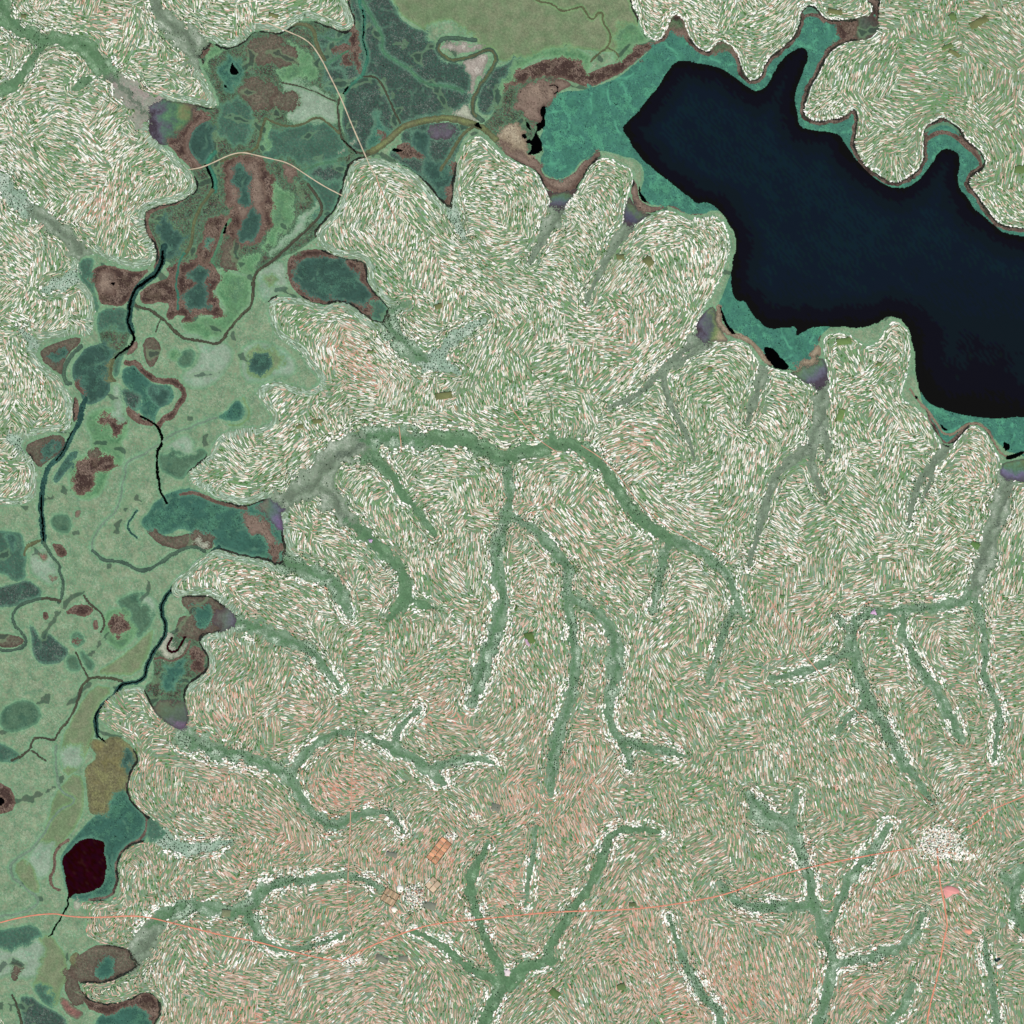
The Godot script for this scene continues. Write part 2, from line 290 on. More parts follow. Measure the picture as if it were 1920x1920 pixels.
	valley("valley", "valley system west of the town at lower right", [[1408, 1500, 24, 1425, 1525, 34, 1455, 1538, 32, 1478, 1548, 32, 1495, 1580, 22, 1510, 1620, 20, 1520, 1670, 20, 1525, 1700, 24, 1540, 1722, 20, 1550, 1760, 20, 1560, 1800, 20, 1555, 1850, 20, 1540, 1900, 18, 1530, 1980, 18],
		[1522, 1700, 18, 1470, 1700, 20, 1420, 1703, 18, 1380, 1690, 14, 1350, 1655, 8], [1478, 1545, 20, 1490, 1515, 12, 1495, 1482, 8], [1550, 1742, 16, 1575, 1690, 16, 1595, 1640, 20, 1640, 1590, 20, 1668, 1548, 10],
		[1562, 1808, 14, 1610, 1800, 16, 1660, 1788, 20, 1710, 1765, 18, 1730, 1715, 8]])
	valley("valley", "green valley cut by the right edge below the town", [[1985, 1600, 20, 1925, 1630, 26, 1902, 1655, 26, 1900, 1690, 28, 1920, 1740, 24, 1985, 1780, 20], [1900, 1660, 30, 1880, 1640, 10]])
	valley("valley", "thin valley at the bottom right corner", [[1845, 1755, 6, 1855, 1820, 12, 1865, 1880, 14, 1875, 1980, 14], [1712, 1845, 8, 1700, 1880, 14, 1670, 1915, 14, 1630, 1980, 12]])
	valley("greyvalley", "grey valley fanning down from the purple lake corner", [[1540, 716, 32, 1540, 750, 30, 1540, 785, 26, 1532, 815, 28, 1515, 843, 24, 1480, 864, 18, 1456, 890, 14, 1440, 930, 14, 1430, 970, 14, 1415, 1020, 14, 1404, 1060, 8], [1526, 830, 16, 1520, 870, 14, 1530, 900, 12, 1546, 932, 8], [1545, 810, 12, 1555, 840, 12, 1545, 870, 6]])
	valley("greyvalley", "small grey hollow between two field lobes below the lake", [[1432, 695, 20, 1422, 728, 16, 1412, 758, 14, 1400, 795, 8]])
	valley("greyvalley", "straight grey gully running down left from the lake's southern corner", [[1315, 632, 30, 1300, 645, 26, 1270, 668, 14, 1240, 695, 12, 1210, 728, 12, 1180, 750, 10, 1142, 764, 6], [1242, 698, 12, 1248, 740, 12, 1268, 780, 8, 1290, 820, 8, 1302, 862, 6], [1330, 648, 10, 1285, 668, 12, 1268, 690, 8]])
	valley("greyvalley", "grey fan valley at the lake's lower right shore", [[1775, 838, 24, 1752, 868, 16, 1727, 898, 14, 1712, 938, 10, 1704, 985, 6], [1752, 868, 10, 1745, 900, 12, 1730, 940, 6]])
	valley("greyvalley", "grey gully below the right-hand bay of the marsh", [[1180, 418, 22, 1168, 438, 24, 1148, 465, 18, 1130, 500, 12, 1110, 540, 8, 1098, 572, 6]])
	valley("greyvalley", "grey gully below the middle bay of the marsh", [[1050, 384, 26, 1040, 405, 32, 1025, 432, 24, 1010, 460, 14, 994, 492, 8]])
	valley("palevalley", "pale gully below the pointed left bay of the marsh", [[840, 384, 16, 852, 405, 22, 860, 425, 16, 872, 448, 8]])
	valley("valley", "pale valley tail of the oval pond", [[722, 596, 24, 738, 622, 30, 762, 652, 28, 795, 672, 24], [722, 592, 18, 742, 580, 14, 768, 566, 8]])
	valley("palevalley", "tree dotted flats right of the oval pond's tail", [[795, 672, 24, 826, 664, 26, 846, 640, 22, 872, 618, 18, 908, 600, 8], [775, 665, 24, 805, 688, 28, 845, 688, 18, 862, 700, 8]])
	valley("greyvalley", "grey notch above the reed bay at top right", [[1640, -40, 18, 1640, 10, 18, 1642, 34, 16]])

func trace_upper_marsh() -> void:
	zone("marsh", "mixed", "mottled brown and teal marsh in the upper left", [372, 110, 400, 78, 430, 90, 455, 80, 480, 55, 520, 63, 575, 32, 640, 60, 663, 58, 605, 130, 635, 180, 640, 260, 690, 285, 690, 296, 650, 325, 640, 370, 600, 440, 560, 470, 520, 485, 480, 520, 420, 500, 300, 500, 260, 400, 370, 370, 360, 310, 300, 260, 270, 230, 300, 180, 412, 205, 410, 180])
	zone("sedge_marsh", "sedge", "dark slate sedge marsh crossed by pale streams at the top", [655, -50, 720, -50, 735, 10, 762, 48, 800, 60, 832, 90, 850, 112, 862, 122, 882, 128, 890, 150, 885, 182, 868, 222, 800, 222, 760, 238, 715, 270, 695, 285, 665, 285, 648, 265, 640, 222, 650, 172, 615, 178, 602, 130, 590, 90, 600, 55, 655, 60])
	zone("meadow", "olive", "olive green meadow on the top edge", [725, -60, 1190, -60, 1200, 60, 1180, 90, 1150, 100, 1090, 90, 1020, 92, 975, 108, 940, 118, 925, 96, 890, 90, 850, 95, 825, 82, 795, 55, 760, 35, 740, 12])
	zone("pasture", "grass", "grey-green pasture beside the top meadow", [830, 40, 880, 55, 905, 95, 860, 100, 842, 120, 825, 110, 815, 85, 790, 55])
	zone("reed_bed", "brown", "maroon reed bed squeezed between the fields and the top stream", [652, -20, 660, 20, 669, 50, 674, 90, 680, 140, 668, 135, 658, 95, 652, 62])
	zone("sedge_marsh", "brown", "brown sedge flecked with green inside the upper fork", [620, 85, 640, 75, 655, 80, 660, 110, 650, 130, 635, 100])
	zone("meadow", "meadow", "green rim round the notch west of the upper marsh", [388, 78, 406, 84, 418, 90, 398, 110, 388, 130, 378, 122, 378, 102])
	zone("reed_bed", "brown", "dark reed patch in the notch west of the upper marsh", [388, 78, 400, 84, 388, 98, 376, 112, 370, 108, 380, 92])
	zone("shallow_bay", "purple", "rainbow toned shallow bay at the foot of the pinkish valley", [298, 184, 330, 186, 362, 194, 372, 202, 362, 226, 345, 250, 325, 262, 308, 276, 280, 258, 270, 240, 280, 212], 0, [280, 232, 366, 226, [62, 54, 64], [92, 92, 106], [74, 110, 92], [86, 132, 88], [116, 128, 84], [98, 88, 72]])
	zone("reed_bed", "brown", "dark brown reeds below the rainbow toned bay", [362, 205, 402, 212, 385, 222, 364, 236, 352, 252, 347, 275, 360, 297, 376, 312, 362, 320, 345, 302, 325, 282, 314, 266, 336, 250, 350, 230], 1)
	zone("pond", "teal", "dark teal pond with pale veins right of the brown reeds", [374, 232, 392, 226, 402, 236, 393, 250, 399, 265, 395, 280, 388, 300, 375, 307, 362, 296, 351, 282, 349, 268, 357, 255, 363, 241], 0)
	bank("pink", 8, [392, 221, 370, 230, 356, 252, 349, 268, 353, 286, 366, 303, 376, 314], "pink mud rim of the dark teal pond by the brown reeds")
	zone("marsh", "teallight", "teal wet patch round the small black pool", [412, 120, 430, 104, 450, 110, 456, 140, 440, 166, 425, 182, 412, 172, 418, 150, 408, 140])
	zone("reed_bed", "browngrey", "large brown reed bed in the upper marsh", [480, 66, 500, 62, 520, 70, 545, 85, 562, 100, 562, 118, 530, 126, 510, 120, 485, 122, 468, 110, 466, 85])
	zone("meadow", "meadow", "bright meadow strip right of the large brown reed bed", [535, 76, 560, 82, 582, 100, 592, 130, 584, 154, 562, 148, 540, 158, 522, 142, 530, 126, 562, 118, 566, 98])
	zone("meadow", "palegrass", "pale meadow below the straight causeway", [530, 152, 562, 150, 600, 168, 632, 186, 636, 232, 610, 236, 580, 232, 555, 236, 540, 226, 545, 200, 560, 185, 530, 170])
	zone("reed_bed", "browngrey", "feathered brown reed patch left of the pale meadow", [512, 168, 545, 170, 564, 184, 548, 200, 535, 214, 515, 206, 490, 196, 494, 180])
	zone("marsh", "greensedge", "dark green swamp above the grey causeway", [500, 240, 530, 240, 560, 232, 600, 226, 632, 236, 642, 262, 656, 286, 630, 302, 590, 314, 560, 306, 520, 292, 500, 302, 488, 276])
	zone("marsh", "greensedge", "green wedge of marsh beside the causeway's right end", [560, 320, 600, 312, 640, 300, 650, 320, 642, 350, 635, 385, 605, 430, 580, 400, 590, 360])
	zone("reed_bed", "sedge", "purple-brown sedge patch under the causeway", [580, 320, 610, 310, 640, 312, 640, 335, 618, 345, 592, 335])
	zone("meadow", "palegrass", "long pale grass tongue below the causeway", [498, 478, 520, 455, 555, 420, 585, 385, 597, 370, 600, 390, 572, 426, 545, 452, 515, 478], 0)
	zone("meadow", "meadow", "green slope between the double oval ponds and the grass tongue", [505, 330, 530, 345, 545, 370, 560, 400, 530, 435, 510, 460, 495, 470, 505, 430, 515, 390, 512, 350], 0)
	zone("marsh", "teallight", "light green hollow inside the upper loop of canals", [705, 200, 722, 235, 735, 240, 730, 258, 700, 276, 680, 280, 700, 246])
	zone("reed_bed", "brown", "small brown reed patch in the green hollow", [711, 243, 722, 244, 724, 262, 713, 266])
	zone("marsh", "sedge", "triangular dark marsh pointing down between two field lobes", [750, 245, 800, 230, 862, 230, 882, 246, 862, 268, 852, 300, 852, 340, 848, 390, 825, 376, 800, 345, 775, 318, 740, 302, 725, 288, 755, 275])
	zone("marsh", "teal", "teal heart of the triangular marsh", [775, 245, 800, 250, 812, 262, 800, 285, 815, 305, 838, 300, 846, 340, 840, 368, 822, 362, 805, 342, 790, 315, 800, 300, 770, 262])
	zone("reed_bed", "brown", "brown reeds on the left of the triangular marsh", [745, 268, 775, 275, 796, 290, 786, 306, 765, 297, 742, 286])
	zone("reed_bed", "brown", "maroon tip of the triangular marsh", [848, 308, 858, 298, 853, 340, 850, 390, 835, 388, 818, 370, 838, 370])
	zone("mud_flat", "purple", "purple-grey mud at the top of the triangular marsh", [805, 235, 840, 228, 860, 238, 850, 255, 830, 270, 800, 256])
	zone("marsh", "sedge", "dark blue-green sedge strip inside the oxbow's right arm", [905, 130, 952, 122, 968, 102, 985, 118, 960, 150, 936, 180, 926, 212, 900, 216, 894, 190])
	zone("meadow", "meadow", "bright green ribbon along the brown marsh edge", [932, 190, 934, 160, 955, 128, 975, 108, 1010, 94, 1060, 86, 1092, 96, 1112, 110, 1100, 142, 1080, 112, 1050, 106, 1010, 108, 985, 122, 962, 145, 945, 175, 940, 205, 925, 215])
	zone("reed_bed", "brown", "long brown reed belt above the teal lake shallows", [958, 152, 975, 132, 1000, 120, 1030, 110, 1062, 105, 1090, 112, 1094, 132, 1102, 140, 1132, 124, 1166, 116, 1182, 90, 1212, 80, 1238, 80, 1215, 95, 1180, 126, 1150, 144, 1110, 164, 1095, 162, 1060, 147, 1020, 142, 985, 152, 960, 168, 940, 200, 932, 190])
	zone("meadow", "meadow", "dark edged green knoll by the upper lake shore", [1155, 60, 1165, 45, 1190, 40, 1200, 55, 1216, 75, 1190, 85, 1178, 95, 1165, 115, 1150, 116, 1155, 90])
	zone("sandbar", "sandbar", "pinkish bare ground inside the oxbow loop", [835, 78, 860, 80, 900, 84, 907, 92, 880, 96, 850, 102, 835, 92])
	zone("sandbar", "sandbar", "forked pinkish bare ground below the oxbow", [862, 120, 885, 108, 916, 100, 912, 118, 904, 142, 895, 142, 890, 155, 886, 180, 880, 170, 882, 145, 876, 125])
	zone("sandbar", "palesand", "pale sandbar where the olive river meets the canal", [843, 213, 860, 207, 876, 195, 882, 210, 892, 219, 906, 229, 885, 226, 862, 218])
	zone("sandbar", "palesand", "small white sandbar under the straight causeway", [654, 271, 672, 260, 672, 265, 660, 272])
	zone("sandbar", "palesand", "second white sandbar left of the causeway foot", [632, 282, 645, 274, 645, 279, 636, 285])
	zone("marsh", "mixed", "brown and teal marsh left of the pink mud flat", [935, 180, 960, 165, 985, 150, 1030, 140, 1070, 155, 1050, 172, 1020, 200, 1010, 240, 1000, 290, 985, 305, 940, 285, 915, 250, 905, 235, 925, 215])
	zone("mud_flat", "pink", "pink mud flat at the lake's upper inlet", [960, 180, 975, 166, 1000, 150, 1030, 145, 1062, 150, 1072, 160, 1045, 173, 1035, 186, 1025, 192, 1020, 206, 1015, 226, 1005, 236, 990, 226, 978, 205, 968, 205])
	zone("mud_flat", "beige", "beige mud flat freckled with pools", [935, 240, 960, 232, 980, 238, 990, 262, 985, 285, 998, 290, 1008, 295, 985, 305, 950, 290, 930, 268])

func trace_lake_shore() -> void:
	zone("shallows", "shallows", "teal weedy shallows fringing the dark lake", [1020, 205, 1014, 225, 1022, 238, 1010, 262, 1022, 280, 1012, 300, 1018, 322, 1030, 332, 1050, 336, 1075, 324, 1085, 306, 1105, 290, 1125, 282, 1140, 284, 1160, 290, 1200, 300, 1210, 330, 1200, 360, 1205, 375, 1218, 384, 1240, 385, 1262, 388, 1285, 400, 1310, 404, 1340, 392, 1370, 405, 1390, 460, 1360, 540, 1345, 580, 1362, 610, 1395, 628, 1412, 640, 1432, 660, 1442, 672, 1470, 692, 1500, 694, 1530, 660, 1540, 620, 1600, 590, 1700, 590, 1730, 640, 1720, 730, 1760, 830, 1800, 830, 1830, 780, 1870, 830, 1900, 852, 1990, 870, 1990, 300, 1900, -10, 1240, -10, 1236, 75, 1200, 112, 1160, 146, 1120, 162, 1090, 170, 1060, 172, 1042, 176])
	zone("mud_flat", "pink", "pink mud apron below the teal shallows", [940, 258, 975, 290, 1000, 296, 1010, 300, 1015, 320, 1024, 334, 1050, 338, 1075, 326, 1088, 312, 1102, 294, 1127, 283, 1122, 296, 1095, 326, 1080, 352, 1062, 362, 1042, 362, 1028, 350, 1012, 330, 1000, 316, 968, 302, 940, 285])
	bank("brown", 8, [1014, 334, 1030, 354, 1050, 362, 1070, 358, 1085, 340, 1100, 315, 1116, 299], "dark reed rim of the pink mud apron")
	zone("shallow_bay", "purple", "banded shallow bay at the tip of the pink mud apron", [1016, 352, 1042, 364, 1075, 354, 1086, 354, 1062, 394, 1030, 382], 0, [1050, 360, 1054, 390, [82, 66, 58], [84, 118, 84], [80, 110, 104], [86, 88, 104], [58, 50, 58]])
	zone("mud_flat", "pink", "pink mud crescent left of the second field lobe", [1186, 330, 1195, 350, 1197, 370, 1207, 382, 1226, 389, 1252, 385, 1232, 396, 1205, 400, 1190, 390, 1184, 366])
	zone("shallow_bay", "purple", "banded purple bay left of the second field lobe", [1180, 366, 1188, 384, 1205, 398, 1226, 402, 1188, 432, 1160, 410], 0, [1202, 384, 1182, 424, [80, 60, 58], [90, 118, 84], [84, 90, 100], [72, 74, 96], [68, 58, 64]])
	zone("shallow_bay", "brown", "narrow banded bay at the top of the lake", [1236, 72, 1256, 30, 1268, 18, 1282, 30, 1302, 74, 1268, 58], 0, [1268, 24, 1268, 66, [58, 48, 50], [60, 52, 50], [86, 118, 86], [104, 94, 84], [130, 114, 104]])
	zone("shallow_bay", "brown", "small banded bay right of the narrow one", [1328, 99, 1350, 72, 1380, 92, 1392, 112, 1362, 97, 1345, 98], 0, [1352, 76, 1356, 100, [58, 50, 52], [84, 112, 84], [122, 108, 98]])
	zone("reed_bed", "greensedge", "dark green head of the upper right bay", [1500, 26, 1512, 4, 1530, 6, 1542, 26, 1520, 25])
	bank("mudfringe", 7, [1494, 52, 1502, 36, 1515, 28, 1533, 28, 1546, 40], "pinkish rim under the head of the upper right bay")
	zone("reed_bed", "brown", "maroon reed bed in the upper right bay", [1552, 36, 1580, 40, 1602, 42, 1610, 58, 1602, 76, 1576, 80, 1556, 95, 1570, 72, 1568, 54])
	zone("reed_bed", "browngrey", "rounded dark end of the upper right bay", [1598, 36, 1620, 28, 1642, 30, 1655, 45, 1644, 68, 1625, 78, 1602, 76, 1610, 58], 0, [1600, 56, 1650, 48, [80, 62, 58], [80, 104, 84], [74, 88, 80], [72, 66, 64], [64, 54, 54]])
	bank("brown", 9, [1738, 262, 1746, 254, 1762, 248, 1780, 250, 1796, 258, 1812, 274, 1830, 288, 1841, 304, 1836, 322, 1824, 338, 1819, 352], "maroon reed band round the right-hand bay")
	bank("darkgreen", 6, [1735, 246, 1752, 236, 1772, 230, 1792, 240, 1806, 256, 1828, 274, 1845, 292, 1845, 312], "dark green outer band of the right-hand bay")
	zone("shallow_bay", "purple", "triangular purple bay at the lake's southern corner", [1300, 614, 1325, 580, 1340, 573, 1346, 600, 1356, 625, 1368, 642, 1340, 648, 1312, 638], 0, [1306, 612, 1356, 614, [66, 54, 62], [92, 92, 108], [84, 102, 92], [110, 134, 82], [158, 148, 120]])
	bank("beige", 9, [1349, 575, 1346, 595, 1353, 614, 1370, 627, 1395, 632, 1412, 645, 1428, 664, 1444, 683], "beige mud strip along the southern lake corner")
	zone("mud_flat", "beige", "beige sand spit in the southern bay", [1486, 691, 1505, 680, 1520, 664, 1533, 643, 1541, 655, 1538, 669, 1520, 683, 1500, 694])
	zone("shallow_bay", "purple", "banded blue-grey bay left of the square field lobe", [1476, 700, 1505, 691, 1541, 666, 1552, 690, 1558, 714, 1530, 728, 1503, 716], 0, [1504, 690, 1530, 724, [98, 132, 84], [90, 118, 100], [98, 100, 120], [66, 58, 70]])
	bank("beige", 5, [1706, 730, 1716, 742, 1727, 757, 1742, 772, 1760, 800, 1770, 814, 1785, 816, 1800, 804, 1815, 796, 1828, 793, 1845, 799, 1857, 816, 1869, 838, 1879, 854, 1896, 858, 1922, 848, 1985, 845], "beige strip along the lower right shore")
	zone("shallow_bay", "purple", "banded bay cut by the right edge", [1876, 872, 1890, 864, 1990, 850, 1990, 920, 1900, 904, 1884, 892], 0, [1905, 858, 1905, 906, [104, 126, 84], [84, 128, 100], [108, 104, 136], [78, 78, 88]])
	zone("lake", "lake", "large dark blue lake filling the upper right", [1265, 115, 1290, 113, 1320, 120, 1345, 125, 1365, 135, 1385, 150, 1400, 162, 1420, 171, 1438, 162, 1448, 140, 1462, 114, 1480, 99, 1500, 88, 1513, 92, 1516, 110, 1508, 130, 1500, 150, 1492, 170, 1490, 190, 1496, 215, 1497, 232, 1510, 241, 1530, 245, 1555, 247, 1575, 252, 1585, 270, 1600, 290, 1615, 310, 1635, 330, 1660, 347, 1680, 353, 1705, 350, 1725, 335, 1745, 310, 1755, 290, 1770, 278, 1785, 280, 1800, 290, 1800, 310, 1795, 335, 1800, 355, 1815, 370, 1825, 390, 1845, 405, 1862, 420, 1885, 438, 1920, 442, 1990, 445, 1990, 785, 1920, 781, 1890, 785, 1865, 785, 1840, 783, 1810, 779, 1785, 773, 1760, 765, 1740, 755, 1726, 735, 1718, 710, 1715, 680, 1714, 650, 1708, 628, 1700, 608, 1688, 596, 1675, 594, 1662, 594, 1655, 600, 1640, 608, 1620, 615, 1600, 615, 1585, 612, 1560, 612, 1535, 612, 1510, 620, 1491, 632, 1495, 613, 1470, 615, 1445, 617, 1430, 610, 1415, 595, 1405, 580, 1396, 563, 1385, 567, 1375, 555, 1370, 535, 1370, 510, 1374, 490, 1380, 470, 1380, 450, 1375, 430, 1362, 412, 1350, 396, 1335, 385, 1320, 379, 1310, 382, 1300, 378, 1285, 365, 1270, 352, 1250, 338, 1235, 325, 1215, 310, 1200, 295, 1188, 280, 1182, 268, 1173, 255, 1168, 245, 1167, 238, 1180, 225, 1195, 210, 1215, 185, 1235, 160, 1250, 135], 0)
	zone("pond", "black", "black pool between the pink mud flat and the teal shallows", [1015, 200, 1022, 197, 1024, 210, 1021, 218, 1023, 235, 1018, 243, 1006, 248, 1011, 258, 1018, 270, 1018, 282, 1010, 285, 1000, 290, 987, 290, 996, 280, 997, 270, 984, 268, 990, 260, 998, 262, 1003, 250, 1008, 240, 1004, 232, 1012, 230, 1016, 222, 1012, 210], 0)
	zone("pond", "black", "small black pool left of the larger one on the beige mud", [985, 226, 991, 230, 997, 240, 995, 245, 987, 238], 0)
	zone("pond", "black", "tiny black pool at the left end of the pool chain", [977, 252, 986, 250, 988, 260, 981, 262], 0)
	line("pond", "black", "black crescent pool round a pale mud disc", 3, [1031, 160, 1040, 158, 1047, 165, 1046, 172, 1038, 176])
	zone("pond", "black", "black sliver pool in the pink crescent", [1197, 343, 1201, 360, 1209, 370, 1216, 383, 1204, 377, 1197, 362], 0)
	zone("pond", "black", "black sliver pool at the southern lake corner", [1349, 571, 1358, 590, 1365, 610, 1381, 625, 1372, 627, 1360, 613, 1351, 592], 0)
	zone("pond", "black", "maroon-black pool behind the southern shallows", [1430, 651, 1445, 649, 1455, 659, 1470, 675, 1483, 691, 1460, 693, 1448, 686, 1438, 671], 0)
	zone("pond", "black", "black pool on the beige strip of the lower right shore", [1761, 794, 1770, 799, 1779, 808, 1768, 807], 0)
	zone("pond", "black", "ragged black pool near the right edge", [1880, 827, 1892, 829, 1895, 843, 1883, 845], 0)
	zone("pond", "black", "black pool cut by the right edge below the lake", [1884, 862, 1890, 854, 1905, 850, 1919, 844, 1925, 850, 1900, 861], 0)
	zone("pond", "black", "tiny black pool near the right-hand headland", [1716, 740, 1722, 742, 1721, 749, 1715, 747], 0)

func trace_west_marsh() -> void:
	zone("reed_bed", "brown", "broad brown reed ring round the two oval ponds", [415, 305, 440, 290, 475, 290, 502, 310, 514, 340, 517, 380, 507, 420, 492, 452, 465, 466, 438, 464, 422, 452, 414, 420, 438, 396, 422, 385, 415, 350])
	zone("mud_flat", "pink", "pink mud collar round the upper oval pond", [428, 310, 446, 298, 470, 300, 486, 320, 492, 350, 494, 390, 496, 412, 490, 440, 475, 460, 450, 464, 436, 452, 440, 430, 452, 410, 440, 390, 428, 376, 436, 352, 426, 330])
	zone("pond", "teal", "upper oval teal pond in the reed ring", [437, 309, 455, 306, 466, 320, 470, 340, 473, 360, 468, 382, 455, 388, 445, 380, 450, 366, 447, 356, 437, 350, 433, 335, 437, 320], 0)
	zone("pond", "teal", "lower oval teal pond in the reed ring", [450, 416, 460, 400, 470, 388, 481, 394, 489, 410, 487, 432, 475, 452, 462, 459, 450, 458, 441, 450, 445, 435], 0)
	zone("pond", "teal", "teal backwater inside the left shore bend", [298, 410, 320, 396, 315, 415, 325, 430, 347, 440, 351, 448, 340, 455, 343, 470, 335, 481, 320, 488, 307, 483, 304, 465, 299, 450, 295, 430], 0)
	bank("brown", 9, [278, 402, 272, 418, 282, 440, 291, 460, 296, 480, 294, 500], "brown reeds along the left shore bend")
	zone("meadow", "greensedge", "dark green rim of the left reed bay", [148, 486, 178, 482, 172, 510, 166, 526, 178, 545, 186, 575, 180, 588, 170, 550, 148, 522], 0)
	zone("reed_bed", "brown", "maroon reed bed in the left bay", [180, 500, 200, 496, 225, 504, 255, 510, 282, 504, 262, 526, 246, 545, 240, 566, 225, 574, 200, 572, 186, 566, 183, 545, 170, 530, 168, 514])
	zone("mud_flat", "pink", "pink heart of the left reed bay", [178, 526, 195, 504, 206, 510, 212, 525, 222, 535, 215, 552, 200, 545, 186, 546])
	zone("pond", "black", "tiny black pool in the left reed bay", [207, 530, 216, 528, 215, 536, 209, 536], 0)
	zone("reed_bed", "brown", "ragged brown reed bed east of the black river", [310, 498, 345, 488, 380, 478, 402, 500, 414, 520, 407, 540, 395, 545, 412, 560, 410, 574, 420, 584, 415, 592, 390, 590, 365, 594, 345, 607, 338, 602, 350, 590, 330, 590, 320, 602, 310, 592, 320, 570, 300, 565, 280, 572, 262, 566, 264, 545, 290, 530, 320, 520])
	zone("pond", "teal", "jagged teal pond inside the ragged reed bed", [345, 520, 360, 504, 375, 499, 386, 510, 391, 525, 383, 535, 389, 550, 386, 565, 397, 581, 375, 581, 355, 587, 349, 570, 339, 566, 341, 545, 360, 538, 368, 525], 0)
	zone("meadow", "meadow", "bright green meadow right of the ragged reed bed", [415, 500, 440, 515, 470, 520, 470, 560, 450, 590, 420, 630, 390, 632, 350, 622, 340, 608, 365, 596, 420, 592, 425, 582, 415, 560, 402, 545, 415, 530])
	zone("marsh", "greensedge", "green marsh strip left of the black river's bend", [185, 580, 240, 575, 238, 610, 246, 632, 215, 650, 190, 640, 180, 610])
	zone("marsh", "mixed", "teal and brown marsh under the bend", [185, 620, 215, 612, 244, 625, 236, 652, 215, 665, 190, 645])
	zone("pond", "teal", "large dark swamp pool at the left", [160, 652, 185, 645, 205, 640, 215, 665, 200, 682, 198, 700, 205, 716, 206, 736, 186, 754, 165, 760, 154, 750, 149, 730, 139, 715, 134, 700, 139, 680, 150, 666], 0)
	zone("reed_bed", "browngrey", "wedge shaped brown lobe on the left shore", [74, 656, 110, 640, 152, 630, 150, 645, 130, 660, 115, 690, 120, 706, 95, 690, 78, 672])
	zone("pond", "teal", "small teal pool in the wedge shaped lobe", [91, 663, 110, 656, 127, 655, 125, 668, 106, 681, 95, 674], 0)
	line("stream", "greenstream", "curved green oxbow left of the swamp pool", 8, [152, 650, 138, 662, 124, 680, 118, 700, 124, 718, 132, 720])
	zone("meadow", "meadow", "green meadows round the two dark reed clumps", [165, 775, 205, 762, 238, 780, 240, 815, 225, 830, 235, 870, 205, 880, 192, 925, 160, 940, 135, 925, 128, 890, 140, 862, 170, 850, 175, 820, 160, 800])
	zone("reed_bed", "brown", "small angular dark reed clump", [185, 780, 195, 772, 205, 786, 220, 775, 231, 770, 233, 790, 230, 812, 215, 817, 205, 802, 188, 802])
	zone("reed_bed", "brown", "large angular dark reed clump below the small one", [150, 866, 175, 860, 195, 854, 207, 850, 226, 876, 215, 873, 196, 881, 176, 892, 181, 906, 165, 926, 150, 929, 139, 920, 134, 896, 140, 876])
	zone("reed_bed", "browngrey", "triangular brown lobe low on the left shore", [44, 836, 75, 822, 110, 814, 124, 824, 116, 846, 85, 868, 74, 878, 60, 862])
	zone("pond", "teal", "dark teal pool in the triangular lobe", [77, 840, 95, 825, 116, 822, 111, 836, 95, 856, 85, 868, 77, 856], 0)
	zone("marsh", "teal", "dark wet strips beside the lower left channel", [98, 902, 115, 870, 130, 850, 147, 844, 141, 863, 121, 886, 108, 907])
	zone("marsh", "teallight", "teal marsh ringed by brown reeds left of centre", [232, 688, 255, 686, 275, 710, 292, 724, 318, 720, 328, 740, 320, 758, 302, 762, 292, 778, 290, 796, 275, 787, 260, 770, 270, 755, 255, 737, 238, 727, 228, 712])
	zone("pond", "teal", "dark pool in the ringed teal marsh", [281, 722, 300, 730, 321, 734, 317, 756, 295, 762, 282, 745], 0)
	bank("brown", 11, [238, 680, 255, 682, 275, 702, 298, 717, 324, 712, 342, 730, 346, 744, 334, 758, 324, 778, 304, 788, 296, 800], "brown reed crescent round the teal marsh left of centre")
	zone("reed_bed", "brown", "brown reed patch at the head of the lower black river", [236, 762, 250, 765, 262, 785, 285, 793, 290, 800, 262, 796, 240, 782])
	zone("meadow", "palegrass", "pale green strip beside the brown reed patch", [211, 722, 226, 721, 231, 760, 229, 787, 215, 792, 211, 750])
	zone("pond", "teallight", "small smooth teal pond alone in the pasture", [405, 782, 425, 772, 437, 755, 446, 749, 456, 760, 459, 776, 450, 787, 430, 790], 0)
	bank("olive", 5, [456, 748, 466, 765, 466, 782, 452, 796, 430, 797], "olive rim of the lone teal pond")
	zone("meadow", "palegrass", "pale grass halo round the star shaped pond", [452, 660, 470, 642, 500, 642, 535, 656, 556, 680, 552, 704, 520, 704, 490, 716, 463, 718, 452, 695])
	zone("meadow", "olive", "olive ring round the star shaped pond", [463, 664, 480, 653, 510, 648, 529, 664, 531, 687, 512, 694, 490, 708, 468, 702, 460, 685])
	zone("pond", "teal", "dark star shaped pond", [461, 671, 485, 667, 500, 658, 506, 670, 511, 680, 500, 694, 480, 697, 464, 691, 470, 680], 0)
	zone("reed_bed", "browngrey", "oval brown-grey thicket in the pasture", [267, 640, 285, 629, 302, 645, 299, 667, 285, 693, 271, 676])
	zone("marsh", "darkgreen", "dark green patch right of the oval thicket", [334, 664, 350, 654, 366, 657, 366, 676, 350, 692, 330, 681])
	zone("meadow", "meadow", "bright green spot beside the dark green patch", [316, 660, 330, 654, 340, 664, 334, 676, 320, 676])
	zone("marsh", "darkgreen", "dark sedge fan right of the lower black river", [297, 849, 310, 854, 325, 844, 335, 860, 360, 849, 378, 839, 390, 850, 381, 872, 355, 882, 341, 902, 320, 892, 299, 882])
	zone("meadow", "palegrass", "pale pasture band left of the ringed teal marsh's right side", [330, 620, 420, 640, 440, 660, 420, 700, 400, 720, 372, 730, 345, 720, 340, 700, 365, 690, 380, 650])
